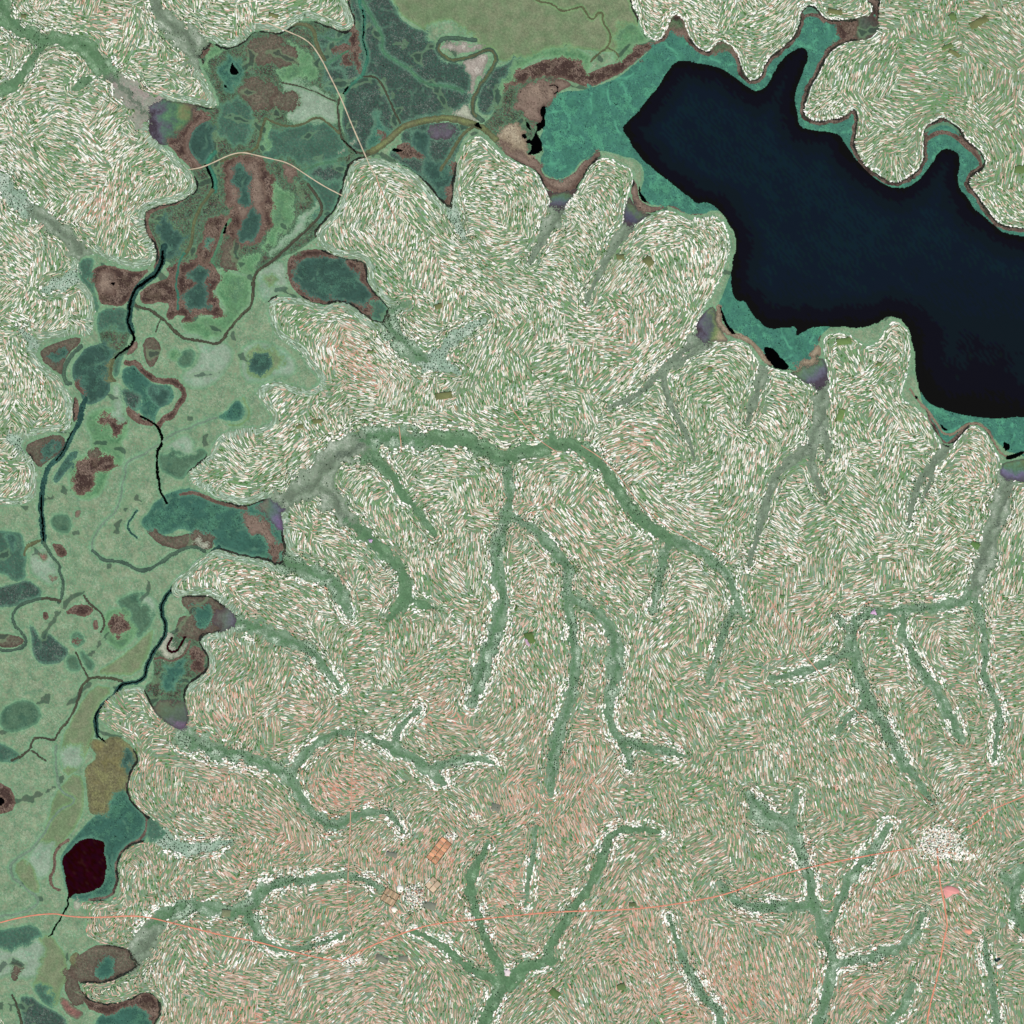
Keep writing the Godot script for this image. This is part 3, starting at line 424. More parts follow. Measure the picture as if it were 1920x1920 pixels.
	zone("reed_bed", "greensedge", "green sedge flat on the left edge below the fields", [-55, 990, 20, 996, 42, 1000, 44, 1018, 52, 1040, 46, 1062, 50, 1086, 25, 1092, 8, 1072, -55, 1072])
	zone("reed_bed", "sedge", "dark sedge flat below the green one on the left edge", [28, 1096, 50, 1085, 76, 1104, 77, 1121, 45, 1130, 24, 1138, -55, 1140, -55, 1110])
	zone("marsh", "darkgreen", "round dark green bush patch beside the lower left channel", [94, 970, 120, 961, 136, 980, 131, 999, 115, 1000, 97, 990])
	zone("meadow", "palegrass", "pale clearing with reddish flecks", [58, 1030, 92, 1026, 106, 1060, 110, 1086, 95, 1097, 73, 1086, 54, 1066])
	zone("reed_bed", "redpatch", "reddish weed fleck in the pale clearing", [70, 1034, 92, 1038, 86, 1052, 74, 1044])
	zone("reed_bed", "redpatch", "second reddish weed fleck near the channel bend", [97, 1073, 108, 1078, 103, 1090, 97, 1086])
	zone("reed_bed", "redpatch", "reddish streak right of the green bush patch", [140, 958, 152, 955, 147, 972, 140, 970])
	zone("reed_bed", "brown", "brown reeds just right of the channel bend", [96, 1018, 118, 1022, 128, 1040, 112, 1046, 104, 1036])
	zone("marsh", "darkgreen", "dark green marsh round the square thicket", [218, 1126, 245, 1114, 277, 1108, 288, 1140, 292, 1156, 270, 1188, 256, 1198, 250, 1162, 228, 1142])
	zone("meadow", "meadow", "green rim of the square thicket", [194, 1148, 224, 1140, 250, 1154, 256, 1191, 246, 1202, 226, 1222, 204, 1206, 194, 1194])
	zone("reed_bed", "brown", "square brown thicket in the pasture", [204, 1155, 222, 1151, 239, 1160, 244, 1175, 236, 1195, 202, 1191])
	zone("reed_bed", "brown", "small brown thicket above left of the square one", [120, 1150, 135, 1137, 160, 1132, 177, 1142, 166, 1157, 140, 1152])
	zone("reed_bed", "sedge", "ragged dark thicket on the lower left pasture", [54, 1170, 66, 1180, 76, 1200, 85, 1186, 96, 1190, 111, 1206, 132, 1220, 116, 1242, 90, 1247, 69, 1242, 61, 1220, 59, 1195])
	zone("marsh", "darkgreen", "dark green hollow left of the pasture's lower part", [0, 1330, 40, 1310, 70, 1320, 80, 1350, 40, 1372, 0, 1370])
	zone("meadow", "olive", "olive pasture between the two lower streams", [175, 1285, 215, 1290, 180, 1325, 175, 1385, 150, 1440, 120, 1460, 112, 1395, 145, 1330])
	zone("meadow", "olive", "olive pasture beside the curved pale path", [100, 1490, 150, 1440, 160, 1500, 150, 1540, 110, 1590, 60, 1600, 90, 1545])
	zone("marsh", "teallight", "teal reed lobe with purple end pushing into the fields", [298, 936, 330, 918, 362, 915, 392, 933, 422, 941, 462, 949, 502, 932, 522, 950, 534, 985, 538, 1020, 540, 1040, 523, 1062, 480, 1048, 440, 1043, 408, 1030, 395, 1010, 370, 1000, 340, 990, 320, 1000, 290, 1004, 268, 990, 264, 975, 280, 960, 286, 945])
	bank("brown", 7, [338, 926, 366, 923, 396, 938, 430, 948, 462, 953], "brown reeds on the upper rim of the purple-ended lobe")
	zone("mud_flat", "pink", "pink mud inside the purple-ended lobe", [448, 963, 470, 958, 490, 974, 506, 990, 521, 1010, 516, 1032, 500, 1012, 480, 1001, 462, 986])
	zone("shallow_bay", "purple", "purple end of the teal reed lobe", [484, 946, 506, 930, 522, 938, 540, 970, 536, 1002, 512, 986, 490, 966], 0, [488, 958, 532, 966, [118, 114, 98], [84, 118, 98], [96, 104, 120], [108, 90, 128]])
	zone("reed_bed", "brown", "dark corner of the purple-ended lobe", [504, 1026, 525, 1017, 534, 1030, 522, 1056, 498, 1048])
	zone("reed_bed", "browngrey", "dark grey mud below the teal lobe", [270, 988, 300, 1002, 330, 1008, 360, 997, 386, 994, 402, 1015, 396, 1032, 370, 1026, 340, 1032, 300, 1022, 285, 1008])
	zone("sandbar", "palesand", "pale sand patch in the stream fork", [364, 1012, 386, 1009, 391, 1022, 380, 1032, 370, 1022])
	zone("marsh", "browngrey", "upper half of the two-lobed marsh", [342, 1116, 365, 1118, 384, 1112, 412, 1128, 434, 1143, 446, 1158, 430, 1188, 405, 1190, 385, 1194, 372, 1204, 355, 1208, 334, 1200, 327, 1185, 335, 1160, 345, 1155, 360, 1158, 351, 1142, 341, 1130])
	zone("pond", "teallight", "teal pool in the upper half of the two-lobed marsh", [360, 1138, 380, 1133, 401, 1145, 403, 1166, 385, 1181, 365, 1176, 371, 1155, 359, 1148], 0)
	zone("shallow_bay", "purple", "purple tip of the two-lobed marsh", [404, 1146, 420, 1132, 448, 1158, 430, 1186, 405, 1186], 0, [406, 1158, 440, 1168, [88, 76, 74], [94, 110, 98], [102, 98, 118]])
	zone("marsh", "mixed", "lower half of the two-lobed marsh", [340, 1195, 370, 1198, 380, 1210, 396, 1226, 398, 1246, 390, 1260, 372, 1274, 357, 1284, 350, 1300, 350, 1320, 358, 1340, 354, 1358, 343, 1372, 328, 1368, 310, 1357, 290, 1338, 277, 1318, 269, 1300, 274, 1285, 288, 1275, 288, 1225, 300, 1200, 325, 1185])
	zone("sandbar", "palesand", "pale ground beside the dark hooked channel", [302, 1190, 314, 1184, 326, 1190, 320, 1212, 336, 1226, 346, 1204, 352, 1206, 340, 1228, 318, 1236, 298, 1226, 292, 1214])
	line("stream", "redlake", "maroon hooked channel in the two-lobed marsh", 5, [322, 1196, 315, 1208, 314, 1218, 324, 1224, 336, 1216, 342, 1202, 347, 1194])
	line("stream", "brown", "brown channel looping under the hooked one", 5, [290, 1235, 302, 1232, 320, 1240, 340, 1232, 352, 1216, 356, 1202])
	zone("reed_bed", "brown", "brown reeds in the lower half of the two-lobed marsh", [356, 1214, 375, 1214, 389, 1235, 381, 1256, 360, 1260, 357, 1238])
	zone("pond", "teallight", "teal pool in the lower half of the two-lobed marsh", [304, 1250, 325, 1244, 346, 1231, 351, 1240, 341, 1266, 336, 1291, 315, 1294, 301, 1276, 308, 1262], 0)
	zone("shallow_bay", "purple", "green and lilac tip of the lower lobe", [280, 1318, 346, 1312, 362, 1340, 352, 1362, 342, 1374, 322, 1366, 300, 1350], 0, [320, 1310, 344, 1366, [102, 98, 78], [86, 110, 84], [84, 98, 90], [112, 90, 120]])

func trace_south_marsh() -> void:
	zone("marsh", "olivebrown", "olive brown marsh above the dark red lake", [164, 1394, 175, 1384, 195, 1390, 210, 1378, 237, 1390, 254, 1408, 264, 1425, 252, 1445, 244, 1465, 242, 1482, 226, 1487, 206, 1522, 170, 1532, 164, 1500, 161, 1460, 157, 1440, 185, 1420])
	zone("marsh", "teal", "teal pocket in the olive brown marsh", [228, 1408, 245, 1400, 252, 1430, 240, 1450, 228, 1435])
	zone("marsh", "teallight", "teal swamp round the dark red lake", [214, 1480, 240, 1483, 248, 1500, 268, 1516, 282, 1532, 280, 1562, 268, 1580, 242, 1590, 226, 1604, 218, 1622, 220, 1655, 214, 1676, 196, 1690, 165, 1688, 138, 1688, 126, 1675, 118, 1640, 112, 1610, 124, 1588, 150, 1558, 176, 1530, 200, 1525, 212, 1505])
	bank("brown", 6, [128, 1576, 108, 1588, 102, 1608, 102, 1630, 94, 1646, 96, 1662, 112, 1668], "brown reeds on the left of the dark red lake")
	bank("mudfringe", 6, [238, 1470, 240, 1490, 254, 1508, 270, 1524, 278, 1548, 266, 1572, 242, 1584, 224, 1602, 216, 1625, 220, 1658, 206, 1682, 168, 1686], "brown rim along the right shore of the dark red lake")
	zone("shallow_bay", "greensedge", "grey-teal corner right of the dark red lake", [276, 1534, 292, 1536, 306, 1552, 308, 1563, 296, 1580, 280, 1582, 276, 1560], 0)
	zone("lake", "redlake", "small dark red lake at lower left", [118, 1605, 130, 1592, 145, 1578, 165, 1571, 185, 1574, 197, 1579, 195, 1600, 201, 1615, 199, 1640, 196, 1656, 186, 1666, 165, 1674, 150, 1676, 138, 1677, 130, 1686, 126, 1665, 121, 1645, 116, 1620], 0)
	zone("marsh", "greensedge", "dark green marsh in the bottom left corner", [-55, 1752, 30, 1740, 55, 1733, 76, 1744, 80, 1760, 55, 1766, 40, 1777, 15, 1784, -55, 1765])
	zone("meadow", "palegrass", "pale dry ground in the bottom left corner", [-55, 1762, 15, 1786, 20, 1781, 50, 1766, 82, 1755, 82, 1790, 76, 1830, 40, 1836, 20, 1822, -55, 1860])
	zone("meadow", "olive", "olive strip down from the black stream's end", [80, 1752, 98, 1754, 111, 1775, 122, 1790, 127, 1830, 112, 1860, 107, 1892, 80, 1872, 58, 1850, 75, 1820, 80, 1785])
	zone("reed_bed", "browngrey", "brown lobe above the pale wooded spit", [142, 1800, 175, 1772, 196, 1772, 238, 1776, 248, 1790, 260, 1813, 238, 1828, 212, 1842, 185, 1848, 155, 1845, 134, 1832, 128, 1815])
	zone("pond", "teallight", "teal patch in the brown lobe", [174, 1806, 200, 1789, 213, 1795, 216, 1815, 206, 1834, 180, 1831], 0)
	zone("meadow", "olivebrown", "tan patch left of the brown lobe", [132, 1790, 148, 1785, 150, 1802, 138, 1812, 130, 1804])
	zone("reed_bed", "sedge", "slate sedge at the bottom left", [34, 1870, 55, 1867, 82, 1886, 112, 1900, 127, 1920, 127, 1985, 40, 1985, 44, 1920])
	zone("reed_bed", "redpatch", "reddish weed at the bottom left", [108, 1868, 126, 1874, 142, 1890, 160, 1900, 140, 1912, 120, 1897])
	zone("reed_bed", "brown", "brown reed belt under the pale wooded spit", [150, 1850, 185, 1880, 220, 1880, 255, 1866, 275, 1858, 292, 1868, 308, 1890, 296, 1916, 286, 1925, 276, 1900, 250, 1890, 215, 1898, 190, 1902, 160, 1888])
	zone("pond", "teallight", "teal pond on the bottom edge", [190, 1902, 215, 1893, 240, 1888, 265, 1886, 281, 1906, 286, 1930, 281, 1985, 170, 1985, 180, 1912], 0)
	zone("reed_bed", "brown", "dark reed clump on the left edge", [-55, 1462, 15, 1470, 31, 1500, 21, 1526, -55, 1528])
	zone("pond", "black", "black pool in the left edge clump", [-50, 1490, 8, 1494, 11, 1504, 0, 1513, -50, 1513], 0)
	zone("sandbar", "palesand", "pale knoll beside the black stream", [138, 1688, 148, 1684, 152, 1694, 150, 1705, 138, 1706], 0)
	zone("reed_bed", "browngrey", "grey-brown scrub right of the olive strip", [118, 1815, 134, 1820, 150, 1850, 160, 1880, 140, 1888, 124, 1866, 120, 1840])
	zone("marsh", "brown", "brown speckled bank in the oval pond's reed collar", [540, 486, 560, 470, 602, 466, 642, 480, 674, 486, 690, 495, 692, 520, 698, 545, 718, 562, 732, 580, 728, 602, 705, 608, 690, 598, 670, 582, 645, 570, 590, 570, 562, 556, 543, 530, 538, 505])
	zone("pond", "teal", "large oval teal pond beside the green fields", [554, 490, 570, 481, 596, 478, 620, 484, 650, 491, 671, 510, 684, 530, 693, 550, 696, 563, 690, 577, 674, 574, 654, 563, 630, 556, 605, 556, 585, 559, 569, 546, 554, 530, 548, 510], 0)
	zone("marsh", "greensedge", "green tail end of the oval pond", [700, 560, 718, 564, 732, 580, 728, 602, 706, 606, 691, 592, 698, 576])

func trace_details() -> void:
	zone("reed_bed", "browngrey", "grey-brown trampled marsh at the heart of the upper marsh", [452, 158, 468, 148, 490, 146, 508, 152, 518, 166, 512, 186, 500, 206, 480, 213, 464, 197, 450, 176])
	zone("marsh", "greensedge", "dark blue-green marsh left of the olive creek", [418, 190, 450, 183, 476, 200, 480, 240, 472, 266, 445, 272, 414, 264, 402, 235])
	zone("marsh", "sedge", "dark sedge corner between the causeway and the maroon reeds", [598, 118, 618, 128, 640, 128, 654, 138, 644, 160, 630, 172, 616, 158])
	zone("marsh", "sedge", "dark sedge under the field edge right of the causeway head", [590, 72, 612, 64, 640, 66, 652, 72, 640, 84, 616, 86, 600, 92])
	zone("meadow", "meadow", "narrow green strip beside the olive creek", [498, 224, 506, 222, 505, 245, 502, 268, 512, 280, 500, 278, 496, 258])
	bank("brown", 8, [366, 350, 354, 367, 336, 379, 314, 385, 292, 391, 277, 400], "dark reeds hugging the field corner below the causeway")
	zone("reed_bed", "brown", "mottled brown reeds between the pale channel and the teal lane", [377, 415, 395, 404, 416, 399, 427, 405, 421, 426, 412, 451, 402, 476, 395, 491, 380, 493, 366, 486, 360, 479, 372, 462, 379, 440])
	zone("pond", "teallight", "slender teal pool in the mottled brown reeds", [394, 447, 402, 454, 397, 467, 387, 470, 387, 458], 0)
	zone("reed_bed", "browngrey", "brown reed tongue right of the pale channel", [428, 440, 442, 462, 462, 467, 442, 476, 440, 490, 450, 509, 434, 506, 417, 496, 407, 485, 415, 465])
	zone("meadow", "meadow", "green wedge under the lower oval pond", [438, 486, 470, 478, 492, 468, 480, 496, 466, 514, 447, 511])
	zone("sandbar", "pink", "pinkish bank on the outside of the black river's bend", [255, 637, 260, 648, 250, 661, 237, 667, 243, 652])
	zone("marsh", "olivebrown", "tan delta bank left of the creek in the swamp", [196, 690, 206, 666, 213, 680, 209, 705, 217, 716, 199, 718])
	zone("marsh", "greensedge", "dark green tangle right of the creek in the swamp", [214, 668, 234, 662, 227, 680, 223, 702, 214, 708, 210, 686])
	zone("marsh", "sedge", "dark sedge below the creek's delta", [229, 727, 248, 732, 263, 744, 267, 763, 255, 772, 240, 764, 231, 748])
	zone("mud_flat", "pink", "small pink mud patch at the head of the lower black river", [246, 775, 258, 772, 268, 783, 258, 788, 248, 784])
	zone("reed_bed", "brown", "slim brown reed sliver on the left shore channel", [139, 741, 146, 751, 149, 766, 143, 787, 137, 793, 136, 766])
	zone("reed_bed", "brown", "lens of brown reeds in the swamp pool", [150, 704, 154, 725, 159, 744, 148, 733, 138, 722])
	zone("reed_bed", "browngrey", "brown islet above the large angular clump", [163, 845, 180, 836, 192, 845, 189, 860, 169, 860])
	zone("meadow", "palegrass", "pale meadow right of the lower black river", [302, 846, 325, 827, 350, 814, 364, 830, 362, 850, 335, 857, 320, 842])
	zone("meadow", "palegrass", "pale grey flat beside the long southern black stream", [261, 1118, 275, 1110, 292, 1130, 293, 1152, 280, 1150, 272, 1132])
	zone("pond", "teal", "dark pool in the green sedge flat", [13, 1005, 26, 1003, 29, 1020, 22, 1034, 14, 1024], 0)
	line("stream", "olivestream", "olive creek entering the left shore channel", 6, [80, 1011, 63, 1017, 50, 1026, 46, 1040])
	zone("reed_bed", "browngrey", "brown scrub inside the curl of the grey-green stream", [-25, 1186, 15, 1189, 40, 1195, 46, 1206, 25, 1214, -25, 1211])
	zone("reed_bed", "brown", "tiny brown thicket left of the square one", [174, 1164, 183, 1165, 185, 1180, 175, 1182])
	zone("marsh", "darkgreen", "dark green ring round a tiny thicket on the lower pasture", [132, 1188, 150, 1184, 160, 1200, 152, 1212, 136, 1212])
	zone("reed_bed", "brown", "tiny brown thicket in the dark green ring", [138, 1194, 148, 1194, 149, 1206, 139, 1207])
	zone("marsh", "darkgreen", "dark green strip beside the brown side stream", [147, 1220, 160, 1224, 177, 1245, 174, 1258, 160, 1252])
	zone("marsh", "darkgreen", "dark green patch left of the brown side stream", [122, 1232, 140, 1228, 156, 1246, 148, 1260, 128, 1258])
	zone("reed_bed", "brown", "small brown speck thicket near the stream's brown bend", [79, 1148, 89, 1147, 92, 1160, 82, 1163])
	zone("meadow", "olive", "olive pasture along the long southern black stream", [178, 1262, 215, 1240, 250, 1214, 276, 1188, 290, 1178, 278, 1226, 258, 1264, 215, 1266])
	zone("marsh", "greensedge", "dark wet strip at the left edge near the dark reed clump", [-40, 1380, 20, 1400, 40, 1420, 20, 1432, -40, 1420])
	zone("meadow", "palegrass", "pale flat left of the olive brown marsh", [110, 1400, 150, 1392, 160, 1420, 150, 1440, 118, 1440])
	zone("meadow", "palegrass", "pale flat left of the dark red lake's brown reeds", [60, 1590, 95, 1570, 100, 1600, 95, 1640, 75, 1650, 50, 1630])
	zone("meadow", "olive", "olive flat enclosed by the curved pale dry creek", [24, 1625, 50, 1605, 75, 1655, 72, 1680, 40, 1655])
	zone("reed_bed", "browngrey", "brown scrub low on the bottom left flat", [18, 1806, 38, 1800, 40, 1830, 22, 1842])
	zone("marsh", "greensedge", "dark green fringe under the olive strip", [60, 1850, 78, 1840, 105, 1870, 104, 1892, 80, 1880])
	zone("mud_flat", "pink", "pale pink mud strip under the causeway's middle", [520, 303, 545, 308, 560, 320, 550, 340, 530, 332])
	zone("meadow", "palegrass", "pale dry meadow right of the arching canal", [480, 512, 505, 492, 530, 488, 545, 530, 520, 556, 500, 570, 484, 548])
	zone("meadow", "olive", "olive spot in the dry meadow right of the arching canal", [492, 520, 512, 512, 520, 530, 505, 540])

func trace_streams() -> void:
	line("stream", "olivestream", "olive river between the canal and the beige mud", 13, [690, 287, 715, 273, 735, 256, 752, 240, 775, 231, 810, 223, 840, 221, 868, 226, 890, 233, 908, 242, 930, 262])
	line("stream", "olivestream", "olive branch running down the triangular marsh", 7, [885, 238, 866, 254, 852, 275, 842, 295, 826, 318])
	zone("pond", "black", "black star shaped pool at the river junction", [888, 233, 894, 230, 901, 228, 899, 236, 904, 242, 894, 239], 0)
	zone("pond", "black", "black slot pool in the triangular marsh", [735, 277, 750, 279, 758, 283, 745, 286, 737, 285], 0)
	zone("pond", "black", "small black pool in the teal wet patch", [435, 116, 439, 122, 445, 130, 449, 138, 438, 142, 430, 136, 432, 126], 0)
	zone("pond", "black", "tiny black pool below the small one", [418, 157, 425, 160, 426, 165, 419, 165], 0)
	line("stream", "greenstream", "dark banks of the oxbow loop", 9, [892, 75, 860, 72, 832, 71, 821, 80, 820, 92, 830, 105, 845, 113, 865, 112, 885, 106, 905, 97, 918, 92, 928, 100, 930, 115, 922, 130, 908, 150, 895, 170, 887, 190, 884, 208, 892, 218, 905, 226])
	line("stream", "olivestream", "olive bed of the oxbow loop", 4.5, [825, 84, 823, 94, 832, 105, 846, 112, 865, 111, 885, 105, 905, 97, 918, 93, 927, 102, 928, 115, 921, 130, 907, 150, 894, 170, 886, 190, 884, 208, 892, 218])
	line("stream", "brightstream", "pale green stream winding through the dark sedge", 6, [680, 2, 690, 20, 702, 40, 712, 58, 718, 72, 715, 88, 722, 102, 745, 115, 770, 132, 785, 148, 800, 158, 820, 160, 845, 162, 868, 172])
	line("stream", "tealstream", "bright teal stream at the top", 6.5, [670, -40, 674, 10, 682, 22, 684, 40, 680, 62, 682, 85, 691, 103, 686, 122, 680, 142, 670, 150, 656, 160, 646, 176])
	line("river", "black", "black core of the bright teal stream", 2, [680, 18, 683, 40, 680, 62, 682, 85, 689, 103])
	line("canal", "channel", "brown canal right of the loop of canals", 5, [683, 143, 700, 143, 715, 155, 725, 175, 735, 200, 750, 230])
	line("canal", "channel", "brown canal running down beside the causeway", 5, [637, 183, 633, 205, 636, 225, 636, 245, 642, 262, 655, 275, 668, 285, 692, 290])
	line("river", "black", "black reach at the foot of the causeway canal", 2.4, [641, 262, 655, 274, 664, 280, 668, 288])
	line("river", "black", "short black reach under the teal stream", 4, [651, 163, 646, 170, 643, 176])
	line("canal", "channel", "thin dark creek left of the causeway", 3.2, [528, 155, 545, 158, 565, 162, 590, 172, 610, 181, 625, 189, 636, 188])
	line("stream", "olivestream", "brown-olive creek curling below the pale meadow", 5, [498, 222, 520, 232, 545, 238, 570, 232, 590, 220, 605, 222, 620, 235, 636, 250])
	line("stream", "olivestream", "olive creek down to the grey causeway", 6, [498, 222, 490, 240, 487, 260, 480, 282, 440, 290, 415, 302])
	line("stream", "brightstream", "short bright creek under the feathered reed patch", 5, [570, 325, 585, 312, 605, 306, 630, 302])
	line("stream", "olivestream", "olive flow through the upper fork", 8, [545, 45, 572, 44, 588, 55, 592, 75, 598, 95, 608, 112])
	line("stream", "brightstream", "pale side creek of the upper fork", 5, [612, 122, 626, 112, 640, 102, 652, 96])
	line("stream", "brightstream", "bright stub creek in the upper fork", 5, [612, 70, 625, 76, 640, 72])
	line("stream", "olivestream", "yellow-olive creek through the top meadow", 4.5, [990, -20, 1005, 2, 1040, 8, 1052, 22, 1075, 18, 1090, 10, 1097, 20, 1105, 35, 1115, 37, 1120, 24, 1131, 24, 1130, 40, 1140, 55, 1146, 70, 1140, 90, 1120, 100, 1108, 116])
	line("stream", "olivestream", "right prong of the yellow-olive creek", 4, [1140, 90, 1155, 98, 1160, 106])
	line("stream", "tealstream", "teal banks of the upper black reach", 10, [402, 285, 392, 298, 388, 310, 398, 325, 404, 342, 402, 358])
	line("river", "black", "upper black river reach below the grey causeway", 5, [384, 308, 390, 320, 397, 332, 400, 344, 398, 356])
	line("stream", "olivestream", "olive reach between the two black reaches", 7, [398, 356, 385, 375, 372, 395, 362, 420, 360, 450, 355, 465, 345, 480])
	line("stream", "brightstream", "pale green channel left of the oval ponds", 6, [432, 412, 420, 428, 412, 455, 402, 480, 396, 488, 404, 500])
	line("river", "black", "black slot beside the oval ponds", 4, [424, 420, 421, 437])
	line("stream", "tealstream", "teal lane through the ragged reed bed", 5, [345, 475, 336, 492, 334, 508, 328, 530, 335, 555, 333, 580])
	line("river", "darkwater", "teal banks of the middle black river", 13, [308, 462, 304, 485, 298, 506, 282, 522, 262, 535, 248, 556, 243, 578, 241, 600, 246, 620])
	line("river", "black", "middle black river", 5.5, [305, 472, 304, 485, 300, 505, 290, 518, 270, 528, 255, 540, 246, 555, 242, 575, 240, 595, 240, 608, 246, 620, 251, 632, 248, 645, 235, 655, 222, 665, 212, 675])
	line("stream", "olivestream", "olive creek down the middle of the left marsh", 6, [212, 675, 206, 690, 208, 706, 215, 714])
	line("canal", "channel", "brown canal arching below the bright meadow", 6, [255, 572, 270, 578, 285, 583, 300, 595, 315, 605, 325, 620, 340, 632, 360, 637, 385, 640, 405, 645, 415, 640, 425, 625, 440, 605, 455, 590, 470, 575, 475, 560, 474, 540, 474, 522, 482, 508, 500, 497, 520, 482, 545, 458, 580, 426, 600, 405, 605, 390, 596, 370, 578, 346])
	line("stream", "channel", "short brown spur off the arching canal", 3, [302, 600, 298, 612, 292, 622])
	line("river", "darkwater", "dark teal channel down the left shore", 10, [160, 748, 153, 770, 146, 795, 136, 815, 124, 836, 112, 855, 96, 870, 86, 885, 81, 905, 78, 930, 77, 960, 80, 990, 82, 1018])
	line("river", "black", "thin black core of the left shore channel", 2.6, [136, 806, 128, 826, 116, 846, 105, 862])
	line("river", "black", "black lower reach of the left shore channel", 3.4, [77, 930, 77, 960, 80, 990, 82, 1018])
	line("river", "black", "lower black river", 5, [264, 781, 280, 789, 292, 798, 300, 810, 305, 825, 301, 838, 293, 846, 294, 870, 295, 895, 300, 920, 308, 935, 313, 944])
	line("stream", "palestream", "pale creek joining the lower black river from the right", 4, [306, 826, 325, 812, 345, 806, 370, 795, 405, 782])
	line("stream", "palestream", "pale creek left of the lower black river", 4, [296, 835, 275, 848, 250, 860, 236, 872, 232, 900, 225, 940, 215, 962, 195, 980, 178, 1000, 172, 1015, 175, 1032])
	line("stream", "greenstream", "meander below the purple-ended lobe", 7, [175, 1032, 190, 1048, 215, 1052, 240, 1058, 258, 1068, 275, 1070, 295, 1060, 320, 1042, 345, 1028, 365, 1024, 382, 1034])
	line("stream", "darkwater", "dark winding creek left of the purple-ended lobe", 4, [258, 958, 248, 970, 240, 982, 242, 996, 258, 1008])
	line("river", "darkwater", "dark banks of the long southern black stream", 9, [410, 1026, 390, 1042, 370, 1062, 345, 1080, 325, 1100, 310, 1118, 301, 1138, 303, 1155, 311, 1172, 312, 1186, 300, 1205, 285, 1226, 276, 1246, 272, 1266, 264, 1277, 240, 1280, 226, 1286, 218, 1300, 203, 1314, 189, 1328, 180, 1342, 178, 1360, 183, 1380])
	line("river", "black", "long southern black stream", 3, [408, 1030, 390, 1041, 370, 1061, 345, 1080, 325, 1100, 310, 1118, 300, 1138, 302, 1155, 310, 1172, 311, 1186, 300, 1205, 285, 1226, 276, 1246, 272, 1266, 264, 1276, 240, 1280, 226, 1286, 218, 1300, 203, 1314, 189, 1328, 180, 1342, 178, 1360, 182, 1378, 190, 1385, 198, 1392])
	line("stream", "greenstream", "grey-green stream below the left shore channel", 6, [82, 1018, 92, 1036, 108, 1056, 115, 1080, 119, 1105, 117, 1120, 108, 1130])
	line("stream", "channel", "brown bend joining the grey-green stream", 6, [112, 1126, 98, 1122, 74, 1121])
	line("stream", "greenstream", "grey-green stream curling on the left pasture", 6, [76, 1121, 46, 1130, 30, 1139, 23, 1155, 26, 1175, 40, 1185, 48, 1200, 46, 1212, 20, 1220, -20, 1216])
	line("stream", "channel", "brown stream across the lower left pasture", 5, [228, 1278, 200, 1270, 175, 1268, 164, 1276, 154, 1286, 148, 1302, 142, 1325, 130, 1350, 115, 1366, 105, 1381, 98, 1388, 84, 1385, 70, 1381, 60, 1390, 58, 1405, 40, 1416, 22, 1426])
	line("stream", "channel", "brown side stream of the lower left pasture", 4, [166, 1272, 152, 1246, 142, 1222])
	line("stream", "channel", "brown tail of the loop on the lower left pasture", 4, [60, 1408, 72, 1418, 86, 1427])
	line("stream", "channel", "brown creek left of the square thicket", 4, [157, 1116, 170, 1135, 186, 1146, 195, 1160, 197, 1172, 188, 1184])
	line("stream", "palestream", "curved pale dry creek at lower left", 5, [104, 1398, 104, 1440, 108, 1470, 118, 1488, 140, 1496, 138, 1506, 115, 1516, 96, 1535, 80, 1570, 60, 1591, 30, 1610, 18, 1622, 20, 1642, 36, 1656, 56, 1671, 71, 1684, 70, 1698, 42, 1712, -20, 1722])
	line("river", "black", "crooked black stream leaving the dark red lake", 3.6, [129, 1682, 127, 1695, 122, 1706, 117, 1716, 112, 1726, 103, 1737, 99, 1745, 97, 1751, 91, 1755])
	line("stream", "channel", "brown creek at the bottom left", 5, [22, 1866, 32, 1890, 42, 1920, 52, 1985])

# ---------------------------------------------------------------- ground meshes

func roughen() -> void:   # ragged natural edges between the traced zones
	B = A.duplicate()
	for r in range(4, N - 4):
		for c in range(4, N - 4):
			var i := r * N + c
			var id := A[i]
			if id == 0: 
				if A[i - 3] == 0 and A[i + 3] == 0 and A[i - 3 * N] == 0 and A[i + 3 * N] == 0: continue
			var hard := zhard[id] == 1
			var ax := (n_warp_x[i] - 128) * (0.018 if hard else 0.075)
			var ay := (n_warp_y[i] - 128) * (0.018 if hard else 0.075)
			if not hard:
				var h := (i * 73856093) ^ (r * 19349663)
				h = (h ^ (h >> 13)) & 0xffff
				ax += ((h & 255) - 128) * 0.02
				ay += ((h >> 8) - 128) * 0.02
			var j := i + roundi(ax) + roundi(ay) * N
			j = clampi(j, 0, N * N - 1)
			var k := A[j]
			if k != id and (hard or zhard[k] == 0): B[i] = k

func mask_of(test: int) -> PackedByteArray:   # 0 marks the sources
	var m := PackedByteArray(); m.resize(DN * DN)
	for r in DN:
		for c in DN:
			var id := B[(r * 2 + 1) * N + c * 2 + 1]
			var lv := zlevel[id]
			var src := false
			if test == 0: src = lv > 1.0               # upland or valley
			elif test == 1: src = lv < 1.0             # marsh or water
			elif test == 2: src = id != 0              # anything but the upland
			else: src = zones[id].n != "lake"
			m[r * DN + c] = 0 if src else 1
	return m

